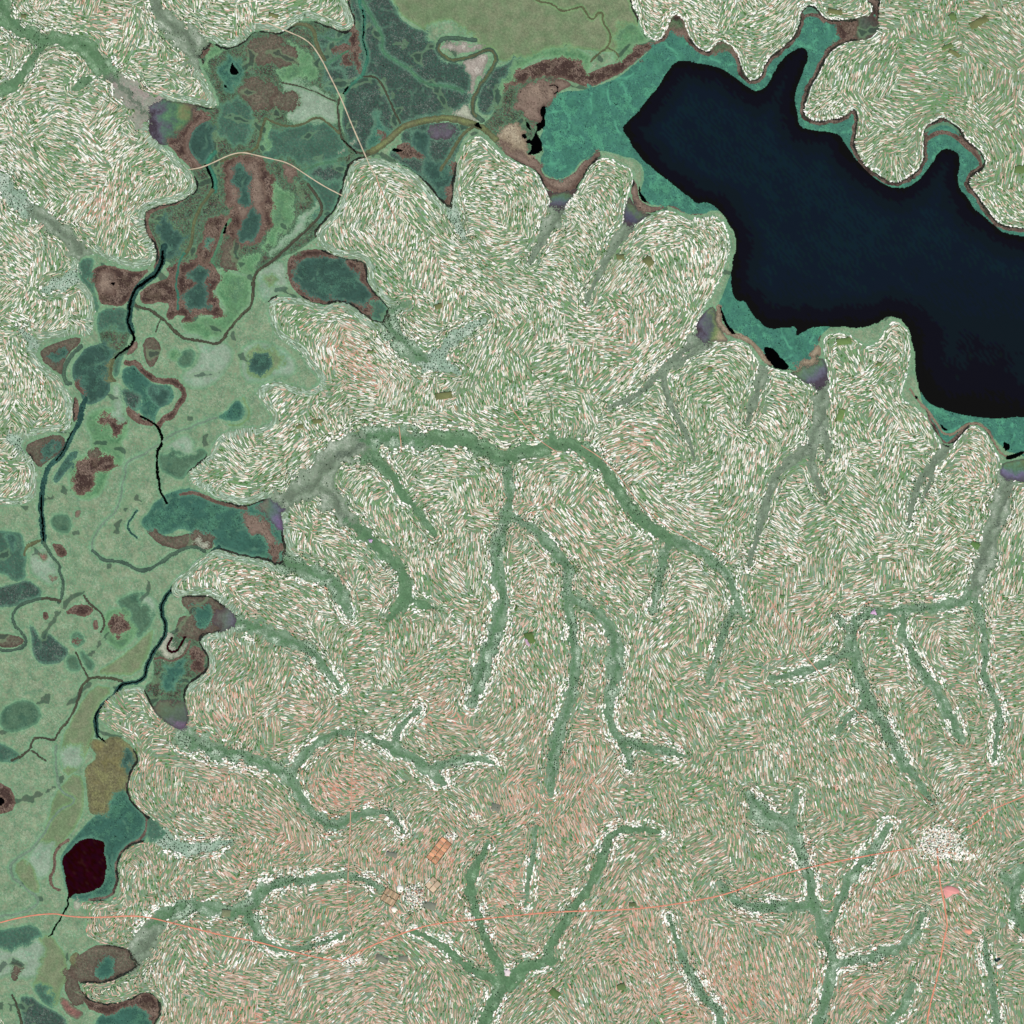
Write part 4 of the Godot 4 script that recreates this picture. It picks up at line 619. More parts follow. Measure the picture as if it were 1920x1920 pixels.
func add_fringe() -> void:
	var dark := add_zone("reed_fringe", "fringe", "thin dark waterline reeds along the foot of the upland", 0.0, 0, 0, [])
	var mud := add_zone("mud_fringe", "mudfringe", "pinkish brown mud line behind the waterline reeds of the lake", 0.0, 0, 0, [])
	for r in range(3, N - 3):
		for c in range(3, N - 3):
			var i := r * N + c
			var f := zfringe[B[i]]
			if f == 0: continue
			var d := d_up[(r >> 1) * DN + (c >> 1)]
			if d > 16.0: continue
			d = dist(d_up, O + (c + 0.5) * CS, O + (r + 0.5) * CS) + (n_warp_x[i] - 128) * 0.02 + (n_mid[i] - 128) * 0.008
			if d < 4.2: B[i] = dark
			elif f == 2 and d < 9.0: B[i] = mud

func ground_height(v: int) -> float:   # at a corner of the grid: the mean of the four cells that meet there
	var r := v / (N + 1); var c := v % (N + 1)
	var r0 := maxi(r - 1, 0); var r1 := mini(r, N - 1); var c0 := maxi(c - 1, 0); var c1 := mini(c, N - 1)
	return 0.25 * (zlevel[B[r0 * N + c0]] + zlevel[B[r0 * N + c1]] + zlevel[B[r1 * N + c0]] + zlevel[B[r1 * N + c1]])

# what grows along the edge of a zone: a thin rim of another tone
const RIMS := {"brown": [112, 94, 84], "browngrey": [84, 70, 64], "sedge": [92, 132, 112], "greensedge": [92, 136, 112], "darkgreen": [96, 140, 112], "teal": [80, 116, 104], "teallight": [88, 134, 114],
	"grass": [110, 156, 122], "meadow": [118, 160, 120], "olive": [112, 150, 104], "palegrass": [112, 150, 118], "mixed": [84, 120, 94], "channel": [58, 62, 54], "greenstream": [60, 78, 68],
	"olivestream": [74, 78, 62], "palestream": [92, 116, 98], "brightstream": [66, 96, 80], "tealstream": [50, 84, 76], "valley": [94, 124, 98], "greenvalley": [80, 112, 82], "greyvalley": [98, 118, 98],
	"pink": [92, 76, 70], "beige": [110, 96, 84], "sandbar": [120, 124, 112], "palesand": [124, 130, 116], "redpatch": [100, 120, 98], "purple": [70, 66, 70], "olivebrown": [100, 112, 84]}

func tone(id: int, v: int, pal: PackedColorArray, grad: Array, ramp: PackedColorArray) -> Color:
	var r := mini(v / (N + 1), N - 1); var c := mini(v % (N + 1), N - 1)
	var i := r * N + c
	var h := (v * 73856093) ^ (id * 83492791)
	h = (h ^ (h >> 11)) * 2654435761
	h = (h ^ (h >> 15)) & 0xffffff
	var u := (h & 0xfff) / 4095.0
	var w := (h >> 12) / 4095.0
	var col: Color
	if ramp.size() > 0:
		var p := Vector2(O + c * CS - grad[0], O + r * CS - grad[1])
		var ax := Vector2(grad[2] - grad[0], grad[3] - grad[1])
		var t := clampf(p.dot(ax) / ax.length_squared() + (n_warp_x[i] - 128) * 0.0022 + (u - 0.5) * 0.16, 0.0, 0.999) * (ramp.size() - 1)
		col = ramp[int(t)].lerp(ramp[int(t) + 1], t - int(t))
		col = col.lerp(pal[0], 0.15)
	else:
		var t := (n_mid[i] * 0.45 + n_big[i] * 0.35 + n_warp_y[i] * 0.2) / 255.0 + (u - 0.5) * 0.2
		if pal[7].r > 0.0:   # wetter and drier bands, as on old meander scars
			t = t * pal[7].r
			t = absf(t - floorf(t) - 0.5) * 2.0
			t = clampf((t - 0.5) * 2.2 + 0.5, 0.0, 0.999) * 2.0
		else: t = clampf((t - 0.5) * 3.4 + 0.5, 0.0, 0.999) * 2.0
		col = pal[int(t)].lerp(pal[int(t) + 1], t - int(t))
		if w < pal[4].r * clampf((n_warp_y[i] - 112) / 14.0, 0.15, 3.0): col = col.lerp(pal[3], 0.8)
	if pal[5].a > 0.5 and r > 5 and c > 5 and r < N - 5 and c < N - 5:
		if B[i - 2] != id or B[i + 2] != id or B[i - 2 * N] != id or B[i + 2 * N] != id: col = col.lerp(pal[5], 0.65)
		elif B[i - 4] != id or B[i + 4] != id or B[i - 4 * N] != id or B[i + 4 * N] != id: col = col.lerp(pal[5], 0.35)
	var g := pal[6].r
	return col * ((1.0 - g * 0.8 + 1.6 * g * u) * (1.0 + (n_warp_x[i] - 128) * 0.0014) * (1.0 + (n_fine[i] - 128) * g * 0.011))

func lake_tone(v: int) -> Color:
	var px := O + (v % (N + 1)) * CS; var py := O + (v / (N + 1)) * CS
	var i := mini(v / (N + 1), N - 1) * N + mini(v % (N + 1), N - 1)
	var open := clampf(dist(d_lake, px, py) / 60.0, 0.0, 1.0)
	var south := clampf((py - 470.0) / 260.0, 0.0, 1.0) * clampf(1.25 - (px - 1800.0) / 300.0, 0.5, 1.0)
	var blue := clampf(open * (1.0 - 0.75 * south) + (n_big[i] - 128) * 0.0010, 0.0, 1.0)
	var e := Color(0.0064, 0.0044, 0.0056); var b := Color(0.0066, 0.0118, 0.0190)
	var col := e.lerp(b, blue)
	var h := ((v * 73856093) ^ (v >> 7) * 19349663) & 0xff
	return col * (0.92 + 0.16 * h / 255.0 + (n_vein[i] - 128) * 0.0007)

func build_ground() -> void:
	var fine: Array = []; var coarse: Array = []
	for z in zones: 
		fine.append(PackedInt32Array()); coarse.append(PackedInt32Array())
	for br in N / 4:
		for bc in N / 4:
			var i0 := br * 4 * N + bc * 4
			var id := B[i0]
			var same: bool = (id == 0 or zones[id].n == "lake") and br > 0 and bc > 0 and br < N / 4 - 1 and bc < N / 4 - 1
			if same:
				for r in range(-1, 5):
					for c in range(-1, 5):
						if B[i0 + r * N + c] != id: same = false; break
					if not same: break
			if same: coarse[id].append(i0)
			else:
				for r in 4:
					for c in 4:
						var k := i0 + r * N + c
						fine[B[k]].append(k)
	var seen := PackedInt32Array(); seen.resize((N + 1) * (N + 1)); seen.fill(-1)
	var base := 0
	for id in zones.size():
		var z: Dictionary = zones[id]
		if fine[id].size() + coarse[id].size() == 0: continue
		var cl: Array = CL[z.c]
		var pal := PackedColorArray([lin(cl[0]), lin(cl[1]), lin(cl[2]), lin(cl[3]), Color(cl[4], 0, 0)])
		var rim: Color = lin(RIMS[z.c]) if RIMS.has(z.c) else Color(0, 0, 0, 0)
		rim.a = 1.0 if RIMS.has(z.c) else 0.0
		pal.append(rim)
		pal.append(Color(0.26 if z.c in ["brown", "browngrey", "mixed", "mudfringe", "redpatch", "sedge", "olivebrown", "fringe"] else (0.16 if z.c in ["pink", "beige", "grass", "greensedge", "palegrass", "valley", "palevalley", "darkgreen", "meadow", "greenvalley"] else 0.14), 0, 0))
		var ramp := PackedColorArray()
		for k in range(4, z.g.size()): ramp.append(lin(z.g[k]))
		var V := PackedVector3Array(); var C := PackedColorArray(); var I := PackedInt32Array()
		var is_lake: bool = z.c == "lake"
		var veins: bool = z.c in ["shallows", "teal", "teallight", "sedge", "grass", "mixed"]
		var vein_col := lin([92, 166, 136] if z.c == "shallows" else ([84, 120, 98] if z.c == "grass" else [96, 136, 114]))
		pal.append(Color({"mixed": 4.5, "grass": 3.0, "sedge": 4.0, "greensedge": 4.0, "browngrey": 4.0}.get(z.c, 0.0), 0, 0))
		var creek_col := lin([58, 78, 68]); var creek_bank := lin([112, 146, 112])
		var creeks: bool = z.c in ["grass", "mixed", "sedge", "greensedge", "meadow", "palegrass", "browngrey"]
		var pools: bool = z.c in ["mixed", "sedge", "brown", "shallows", "beige", "pink", "teallight"]
		for pass_no in 2:
			var step := 1 if pass_no == 0 else 4
			for k in (fine[id] if pass_no == 0 else coarse[id]):
				var v0: int = (k / N) * (N + 1) + k % N
				var q := [v0, v0 + step, v0 + step * (N + 1) + step, v0 + step * (N + 1)]
				var at := [0, 0, 0, 0]
				for m in 4:
					var v: int = q[m]
					if seen[v] < base:
						seen[v] = base + V.size()
						V.append(Vector3(wx(O + (v % (N + 1)) * CS), ground_height(v), wx(O + (v / (N + 1)) * CS)))
						var col := lake_tone(v) if is_lake else tone(id, v, pal, z.g, ramp)
						if veins:
							var gi := mini(v / (N + 1), N - 1) * N + mini(v % (N + 1), N - 1)
							var rv := clampf((n_vein[gi] - 205) / 40.0, 0.0, 1.0) * (0.75 if z.c == "shallows" else 0.5)
							col = col.lerp(vein_col, rv)
						if creeks or pools:
							var gk := mini(v / (N + 1), N - 1) * N + mini(v % (N + 1), N - 1)
							var ck := n_creek[gk]
							if pools and n_fine[gk] > 198 and n_warp_x[gk] > 132: col = col * 0.12
							if creeks and ck > 222: col = col.lerp(creek_col, 0.75)
							elif creeks and ck > 206: col = col.lerp(creek_bank, 0.4)
						C.append(col)
					at[m] = seen[v] - base
				I.append_array([at[0], at[1], at[2], at[0], at[2], at[3]])
		base += V.size()
		var nm: String = z.n
		var mi := MeshInstance3D.new()
		mi.mesh = sheet(V, C, I)
		mi.material_override = ground_mat if not (z.c in ["lake", "black", "redlake", "darkwater"]) else water_mat
		mi.name = numbered(nm)
		add_child(mi, true)
		tag(mi, z.l, nm.replace("_", " "), "", "structure" if nm in WATERS else "stuff")

	print("ground vertices ", base)
	# beyond the grid the same plain goes on to the horizon
	var lo := wx(O); var hi := wx(O + N * CS); var far := 30000.0
	var V := PackedVector3Array(); var C := PackedColorArray(); var I := PackedInt32Array()
	for q in [[-far, -far, far, lo], [-far, hi, far, far], [-far, lo, lo, hi], [hi, lo, far, hi]]:
		var b := V.size()
		for p in [[q[0], q[1]], [q[2], q[1]], [q[2], q[3]], [q[0], q[3]]]:
			V.append(Vector3(p[0], HIGH - 0.05, p[1])); C.append(lin([138, 150, 118]))
		I.append_array([b, b + 1, b + 2, b, b + 2, b + 3])
	var mi := MeshInstance3D.new()
	mi.mesh = sheet(V, C, I); mi.material_override = ground_mat; mi.name = "plain"
	add_child(mi, true)
	tag(mi, "plain reaching to the horizon all round", "plain", "", "structure")

var water_mat: StandardMaterial3D

func sheet(V: PackedVector3Array, C: PackedColorArray, I: PackedInt32Array) -> ArrayMesh:
	var nn := PackedVector3Array(); nn.resize(V.size()); nn.fill(Vector3.UP)
	var a := []; a.resize(Mesh.ARRAY_MAX)
	a[Mesh.ARRAY_VERTEX] = V; a[Mesh.ARRAY_NORMAL] = nn; a[Mesh.ARRAY_COLOR] = C; a[Mesh.ARRAY_INDEX] = I
	var m := ArrayMesh.new()
	m.add_surface_from_arrays(Mesh.PRIMITIVE_TRIANGLES, a)
	return m

func plain_mat(c: Array, rough := 0.95) -> StandardMaterial3D:
	var m := StandardMaterial3D.new()
	m.albedo_color = lin(c).linear_to_srgb()
	m.roughness = rough
	m.metallic_specular = 0.2
	return m

# ---------------------------------------------------------------- roads and tracks

func road(nm: String, label: String, cls: Array, w: float, pts: Array, lift := 2.3) -> void:
	var p := smoothed(smoothed(pts, 2, false), 2, false)
	var V := PackedVector3Array(); var C := PackedColorArray(); var I := PackedInt32Array()
	var n := p.size() / 2
	var along := 0.0
	var line_pts := []
	for i in n - 1:   # a point every 4 map units
		var a := Vector2(p[2 * i], p[2 * i + 1]); var b := Vector2(p[2 * i + 2], p[2 * i + 3])
		var k := maxi(1, int(a.distance_to(b) / 4.0))
		for j in k: line_pts.append(a.lerp(b, float(j) / k))
	line_pts.append(Vector2(p[2 * n - 2], p[2 * n - 1]))
	for i in line_pts.size():
		var q: Vector2 = line_pts[i]
		var d: Vector2 = (line_pts[mini(i + 1, line_pts.size() - 1)] - line_pts[maxi(i - 1, 0)]).normalized()
		var side := Vector2(-d.y, d.x) * w * 0.5 * rng.randf_range(0.75, 1.25)
		var y := maxf(height(q.x, q.y), 0.0) + lift
		for s in [-1.0, 1.0]:
			var e: Vector2 = q + side * s
			V.append(Vector3(wx(e.x), y, wx(e.y)))
			C.append(lin(cls) * rng.randf_range(0.85, 1.12))
		if i > 0:
			var b := i * 2
			I.append_array([b - 2, b + 1, b - 1, b - 2, b, b + 1])
	var mi := MeshInstance3D.new()
	mi.mesh = sheet(V, C, I); mi.material_override = ground_mat; mi.name = numbered(nm)
	add_child(mi, true)
	tag(mi, label, nm, "", "structure")

func build_roads() -> void:
	var sand := [196, 182, 160]; var red := [214, 142, 120]; var faint := [196, 150, 130]; var green := [96, 112, 84]
	road("road", "grey causeway road crossing the upper marsh from the left fields", sand, 2.0, [353, 318, 375, 315, 400, 305, 430, 290, 455, 285, 480, 291, 510, 298, 540, 305, 570, 325, 605, 348, 642, 367])
	road("road", "straight pale causeway running down from the top left fields", sand, 2.2, [480, 33, 530, 55, 578, 75, 600, 105, 620, 145, 640, 185, 660, 235, 680, 280, 693, 310, 703, 330])
	road("road", "orange dirt road at lower left crossing the black stream", red, 2.3, [-45, 1742, 0, 1730, 30, 1722, 70, 1715, 105, 1713, 120, 1717, 150, 1720, 195, 1720, 245, 1717, 280, 1720, 320, 1730, 370, 1742, 420, 1755, 480, 1765, 540, 1782, 600, 1797, 645, 1803])
	road("road", "long orange dirt road from the white village to the town", red, 2.3, [640, 1803, 670, 1785, 700, 1772, 740, 1755, 790, 1738, 830, 1730, 890, 1725, 960, 1717, 1050, 1709, 1150, 1707, 1220, 1702, 1300, 1690, 1370, 1675, 1430, 1650, 1500, 1630, 1570, 1615, 1640, 1602, 1712, 1590], 2.4)
	road("road", "orange dirt road leaving the town for the bottom edge", red, 2.6, [1757, 1590, 1759, 1620, 1763, 1660, 1770, 1690, 1774, 1720, 1777, 1735, 1770, 1760, 1765, 1790, 1758, 1830, 1750, 1860, 1740, 1900, 1734, 1965], 2.5)
	road("track", "faint pink track running south into the long dirt road", faint, 1.6, [668, 1370, 662, 1420, 658, 1500, 655, 1600, 652, 1650, 652, 1700, 662, 1745])
	road("track", "reddish track cutting diagonally across fields at right", faint, 1.6, [1440, 1120, 1460, 1150, 1480, 1185, 1505, 1222, 1530, 1255, 1570, 1300, 1622, 1348])
	road("track", "dark green hedge-lined track curving above the central valley", green, 1.6, [955, 650, 990, 690, 1018, 720, 1033, 745, 1035, 775, 1033, 810])
	road("track", "thin pinkish track crossing the concentric fields", faint, 1.5, [955, 760, 985, 800, 1010, 825, 1045, 848])
	road("track", "pink track following the right side of the central valley", faint, 1.5, [1090, 835, 1130, 860, 1160, 890, 1190, 935, 1230, 975, 1290, 1010, 1350, 1040])
	road("track", "brown track running north-west out of the town", [150, 124, 100], 1.7, [1715, 1480, 1740, 1500, 1765, 1525, 1785, 1548, 1800, 1562])
	road("track", "orange track running north-east out of the town", red, 1.8, [1812, 1552, 1835, 1540, 1848, 1522, 1880, 1510, 1930, 1488])
	road("track", "brown track running south-east out of the town", [150, 124, 100], 1.7, [1815, 1580, 1830, 1605, 1850, 1640, 1870, 1675, 1890, 1700])
	road("track", "pale track from the large village to the dirt road", faint, 1.7, [750, 1705, 735, 1725, 718, 1748, 708, 1766])
	road("track", "short brown track in the upper right fields", [150, 140, 110], 1.5, [1785, -10, 1772, 20, 1755, 48])
	road("track", "pinkish track across the fields above the oval pond's right shore", faint, 1.5, [705, 330, 715, 360, 730, 385, 745, 420])
	road("track", "thin pale track across the valley north of the grey fan", faint, 1.5, [748, 800, 752, 830, 752, 848])
	road("track", "orange tint track south-west of the town", red, 1.5, [1640, 1660, 1690, 1635, 1730, 1625])
# ---------------------------------------------------------------- fields

const TINTS := [   # x, y, radius, strength of a reddish soil tint
	[640, 1488, 70, 1.0], [600, 1350, 60, 0.5], [835, 1600, 55, 0.9], [972, 1492, 45, 1.0], [1065, 1520, 90, 0.8], [190, 385, 50, 0.6], [455, 1905, 70, 0.8], [990, 950, 80, 0.4], [1790, 1750, 60, 0.5],
	[1610, 1850, 90, 0.7], [640, 650, 45, 0.7], [690, 700, 50, 0.6], [1300, 1890, 110, 0.7], [1200, 1750, 100, 0.6], [1420, 1860, 100, 0.6], [440, 1330, 50, 0.6], [1190, 840, 50, 0.5], [540, 1560, 70, 0.7],
	[700, 1640, 100, 0.6], [860, 1760, 100, 0.4], [980, 1660, 80, 0.7], [420, 1480, 50, 0.6], [440, 1620, 60, 0.5], [680, 1900, 100, 0.4], [1330, 1260, 60, 0.4], [1000, 1120, 60, 0.3], [1830, 880, 40, 0.5], [1180, 600, 60, 0.4],
	[200, 30, 40, 0.5], [1130, 1010, 60, 0.3], [1110, 1380, 80, 0.5], [960, 1380, 80, 0.3], [820, 1330, 60, 0.6], [560, 1720, 80, 0.3], [1600, 1700, 120, 0.3], [1500, 1150, 80, 0.2]]
const GREENS := [[540, 600, 60, 1.0], [1600, 660, 60, 0.8], [1700, 180, 120, 0.5], [1800, 260, 120, 0.5], [1740, 80, 60, 0.6], [160, 720, 50, 0.3], [1880, 300, 90, 0.5], [1330, 700, 60, 0.4], [900, 640, 90, 0.3], [980, 720, 80, 0.4], [1350, 60, 60, 0.3], [1900, 1900, 160, 0.5], [1700, 1850, 120, 0.4], [1300, 1480, 120, 0.4], [900, 1850, 120, 0.4]]

func blob(list: Array, px: float, py: float) -> float:
	var s := 0.0
	for b in list:
		var dx: float = px - b[0]; var dy: float = py - b[1]; var q: float = (dx * dx + dy * dy) / (b[2] * b[2])
		if q < 4.0: s += b[3] * exp(-q * 1.2)
	return minf(s, 1.0)

func blurred(d: PackedFloat32Array, k: int) -> PackedFloat32Array:
	var e := d.duplicate()
	var q := int(k * 0.7)
	for r in range(k, DN - k):
		var row := r * DN
		for c in range(k, DN - k):
			var i := row + c
			e[i] = (d[i] * 2.0 + d[i - k] + d[i + k] + d[i - k * DN] + d[i + k * DN] + d[i - q - q * DN] + d[i + q + q * DN] + d[i + q - q * DN] + d[i - q + q * DN]) * 0.1
	return e

func slope_dirs(d: PackedFloat32Array) -> PackedFloat32Array:
	var t := PackedFloat32Array(); t.resize(DN * DN)
	for r in range(2, DN - 2):
		for c in range(2, DN - 2):
			var i := r * DN + c
			t[i] = atan2(d[i + 2 * DN] - d[i - 2 * DN], d[i + 2] - d[i - 2]) + PI * 0.5
	return t

func contours() -> void:
	var d := d_valley.duplicate()
	for i in d.size(): d[i] = minf(d[i], 200.0)
	d = blurred(blurred(d, 3), 4)
	tang = slope_dirs(d)
	for k in [6, 9, 13, 17, 12, 7]: d = blurred(d, k)
	tang_far = slope_dirs(d)

const FC := {"white": [252, 252, 246], "cream": [216, 216, 198], "pink": [210, 182, 166], "tan": [184, 158, 140], "olive": [128, 148, 114], "green": [106, 146, 100], "bush": [70, 106, 58], "grey": [122, 150, 128], "sage": [152, 174, 156], "rust": [204, 146, 126], "brown": [140, 132, 112], "pale": [184, 206, 190]}

var strips := {}     # crop colour name -> array of [centre, angle, length, width, lift]

func strip_kind(px: float, py: float, dv: float, dm: float, i: int) -> String:
	var south := clampf((py - 900.0) / 600.0, 0.0, 1.0)
	var east_top := clampf((px - 1560.0) / 200.0, 0.0, 1.0) * clampf((480.0 - py) / 200.0, 0.0, 1.0)
	var red := blob(TINTS, px, py)
	var grn := blob(GREENS, px, py)
	var cl := (n_big[i] - 128) / 128.0          # clumps of lighter and greener land
	var cm := (n_mid[i] - 128) / 128.0
	var cf := (n_fine[i] - 128) / 128.0
	if dv < 3.0 and px > 860.0 and py < 900.0 and dm < 5.0: return "white" if rng.randf() < 0.75 else "pale"
	if dm < 13.0 and px < 860.0 and py < 1300.0 and rng.randf() < 0.8: return ["pale", "sage", "sage", "grey"][rng.randi() % 4]
	var w := {
		"white": maxf(0.02, 0.12 - 0.10 * south - 0.10 * east_top + 0.12 * cl + 0.06 * cm), "cream": maxf(0.04, 0.2 - 0.12 * south - 0.07 * east_top + 0.1 * cl + 0.1 * cm),
		"pink": 0.09 + 0.09 * south + 0.45 * red + 0.1 * cm * south, "tan": 0.04 + 0.11 * south + 0.06 * east_top + 0.2 * red, "rust": 0.002 + 0.02 * south + 0.45 * red * red,
		"olive": 0.12 + 0.04 * south + 0.08 * east_top, "green": maxf(0.05, 0.24 - 0.14 * cl - 0.18 * cm - 0.25 * cf + 0.35 * grn - 0.05 * south), "bush": maxf(0.006, 0.075 - 0.05 * cl - 0.08 * cm - 0.12 * cf),
		"grey": 0.12 + 0.09 * south, "brown": 0.03 + 0.08 * south + 0.08 * east_top, "sage": 0.09 + 0.06 * east_top}
	var tot := 0.0
	for k in w: tot += maxf(w[k], 0.0)
	var u := rng.randf() * tot
	for k in w:
		u -= maxf(w[k], 0.0)
		if u <= 0.0: return k
	return "olive"

const VILLAGES := [[1762, 1582, 50, 38, 620, 8], [1810, 1605, 28, 12, 90, 8], [776, 1682, 22, 30, 120, -45], [660, 1800, 27, 11, 180, -30], [846, 1567, 13, 8, 50, -20], [890, 1530, 14, 7, 40, 0]]   # x, y, radii, yards, turn
const BLOCK := 58.0   # fields lie in blocks about this wide that share a ploughing direction

func sow() -> void:
	for k in FC: strips[k] = []
	var turn := FastNoiseLite.new()
	turn.noise_type = FastNoiseLite.TYPE_SIMPLEX_SMOOTH; turn.frequency = 1.0 / 420.0; turn.seed = 9; turn.fractal_octaves = 2
	var nb := int(2016.0 / BLOCK) + 1
	var seeds := PackedVector2Array()
	for r in nb:
		for c in nb: seeds.append(Vector2(O + (c + rng.randf_range(0.1, 0.9)) * BLOCK, O + (r + rng.randf_range(0.1, 0.9)) * BLOCK))
	var whose := PackedInt32Array(); whose.resize(504 * 504)
	for r in 504:
		for c in 504:
			var p := Vector2(O + c * 4.0 + 2.0, O + r * 4.0 + 2.0)
			p += Vector2(n_warp_x[cell_at(p.x, p.y)] - 128, n_warp_y[cell_at(p.x, p.y)] - 128) * 0.07
			var bc := int((p.x - O) / BLOCK); var br := int((p.y - O) / BLOCK)
			var best := 1e9; var who := 0
			for y in range(maxi(br - 1, 0), mini(br + 2, nb)):
				for x in range(maxi(bc - 1, 0), mini(bc + 2, nb)):
					var d := p.distance_squared_to(seeds[y * nb + x])
					if d < best: best = d; who = y * nb + x
			whose[r * 504 + c] = who
	for sd in seeds.size():
		var o := seeds[sd]
		var at0 := clampi(int((o.y - O) / DC), 0, DN - 1) * DN + clampi(int((o.x - O) / DC), 0, DN - 1)
		var ds := dist(d_valley, o.x, o.y)
		var a0 := tang_far[at0]
		var follow := true
		var south_east := o.y > 1200.0 and o.x > 980.0
		if ds > 46.0 and rng.randf() < (0.75 if south_east else 0.45):
			a0 = (1.22 if south_east else 1.4 + turn.get_noise_2d(o.x, o.y) * 1.8) + rng.randfn(0, 0.12)
			follow = false
		var across := rng.randf() < (0.3 if ds > 20.0 else 0.08)
		if across: a0 += PI * 0.5
		var rw := rng.randf_range(1.1, 1.7); var mean := rng.randf_range(5.0, 10.0)
		var u := Vector2.from_angle(a0); var v := Vector2(-u.y, u.x)
		var y := -56.0
		while y < 56.0:
			var w := rw * rng.randf_range(0.75, 1.4)
			y += w
			var x := -56.0 - rng.randf() * mean
			while x < 56.0:
				var ln := mean * rng.randf_range(0.55, 1.5)
				x += ln
				var p := o + u * (x - ln * 0.5) + v * (y - w * 0.5)
				if p.x < -44 or p.y < -44 or p.x > 1964 or p.y > 1964: continue
				if whose[int((p.y - O) / 4.0) * 504 + int((p.x - O) / 4.0)] != sd: continue
				var i := cell_at(p.x, p.y)
				if B[i] != 0: continue
				var dv := dist(d_valley, p.x, p.y)
				var k := strip_kind(p.x, p.y, dv, dist(d_marsh, p.x, p.y), i)
				var at := int((p.y - O) / DC) * DN + int((p.x - O) / DC)
				var a := a0
				if follow and dv < 34.0:
					a = (tang[at] if dv < 16.0 else tang_far[at]) + (PI * 0.5 if across else 0.0)
				var l2 := ln * 0.97; var w2 := w * 0.95
				if k == "bush":
					l2 = rng.randf_range(2.5, 5.5); w2 = rng.randf_range(1.8, 3.0)
				if dv < l2 * 0.5: l2 = maxf(3.0, dv * 2.0 + 1.0)
				strips[k].append([p, a + rng.randfn(0, 0.03), l2, w2, rng.randf_range(0.3, 1.7)])
	# trodden white yards round the houses
	for vl in VILLAGES:
		for k in int(vl[4]):
			var e := sqrt(rng.randf()) * rng.randf_range(0.6, 1.1)
			var q := Vector2.from_angle(rng.randf() * TAU) * e
			var p := Vector2(vl[0] + q.x * vl[2], vl[1] + q.y * vl[3])
			strips[["white", "white", "cream", "pale", "pink"][rng.randi() % 5]].append([p, deg_to_rad(vl[5]) + (PI * 0.5 if rng.randf() < 0.5 else 0.0), rng.randf_range(2.0, 5.0), rng.randf_range(1.4, 3.0), rng.randf_range(1.9, 2.2)])
	# pale sand along the rims of the valleys, broken by trees
	var n := int(2010.0 / 2.6)
	for gy in n:
		for gx in n:
			var px := -45.0 + (gx + rng.randf()) * 2.6; var py := -45.0 + (gy + rng.randf()) * 2.6
			var i := cell_at(px, py)
			if B[i] != 0: continue
			var dv := dist(d_valley, px, py)
			if dv > 17.0: continue
			var dm := dist(d_marsh, px, py)
			if dm < 22.0 and px < 860.0: continue
			var j := (i + 230 * N + 410) % (N * N)
			var rim := clampf((n_big[j] * 0.6 + n_warp_x[j] * 0.4 - 118) / 26.0, 0.0, 1.0) * (0.35 + 0.65 * clampf((py - 700.0) / 700.0, 0.0, 1.0))
			if rng.randf() > rim * 0.62 * (1.0 - dv / 17.0): continue
			var at := int((py - O) / DC) * DN + int((px - O) / DC)
			strips["white" if rng.randf() < 0.8 else "pale"].append([Vector2(px, py), tang[at] + rng.randfn(0, 0.25), rng.randf_range(2.5, 6.5), rng.randf_range(1.5, 3.0), rng.randf_range(1.2, 1.9)])

func quad_strip(V: PackedVector3Array, C: PackedColorArray, I: PackedInt32Array, s: Array, col: Color) -> void:
	var p: Vector2 = s[0]
	var an: float = s[1]; var hl: float = s[2] * 0.5; var hw: float = s[3] * 0.5
	var u := Vector2(cos(an), sin(an)) * hl; var v := Vector2(-sin(an), cos(an)) * hw
	var b := V.size()
	var y: float = HIGH + s[4]
	for q in [p - u - v, p + u - v * 0.8, p + u + v, p - u * 0.95 + v]:
		V.append(Vector3(wx(q.x), y, wx(q.y))); C.append(col)
	I.append_array([b, b + 1, b + 2, b, b + 2, b + 3])

func block_mesh() -> ArrayMesh:   # one standing crop block, 1 x 1 x 1, its foot at the origin
	var st := SurfaceTool.new()
	st.begin(Mesh.PRIMITIVE_TRIANGLES)
	var o := [Vector2(-0.5, -0.5), Vector2(0.5, -0.46), Vector2(0.49, 0.5), Vector2(-0.48, 0.47)]
	var quads := [[[0, 1], [1, 1], [2, 1], [3, 1]]]
	for k in 4: quads.append([[k, 0], [(k + 1) % 4, 0], [(k + 1) % 4, 1], [k, 1]])
	for q in quads:
		for t in [0, 1, 2, 0, 2, 3]:
			var c: Vector2 = o[q[t][0]]
			st.add_vertex(Vector3(c.x, q[t][1], c.y))
	st.generate_normals()
	return st.commit()

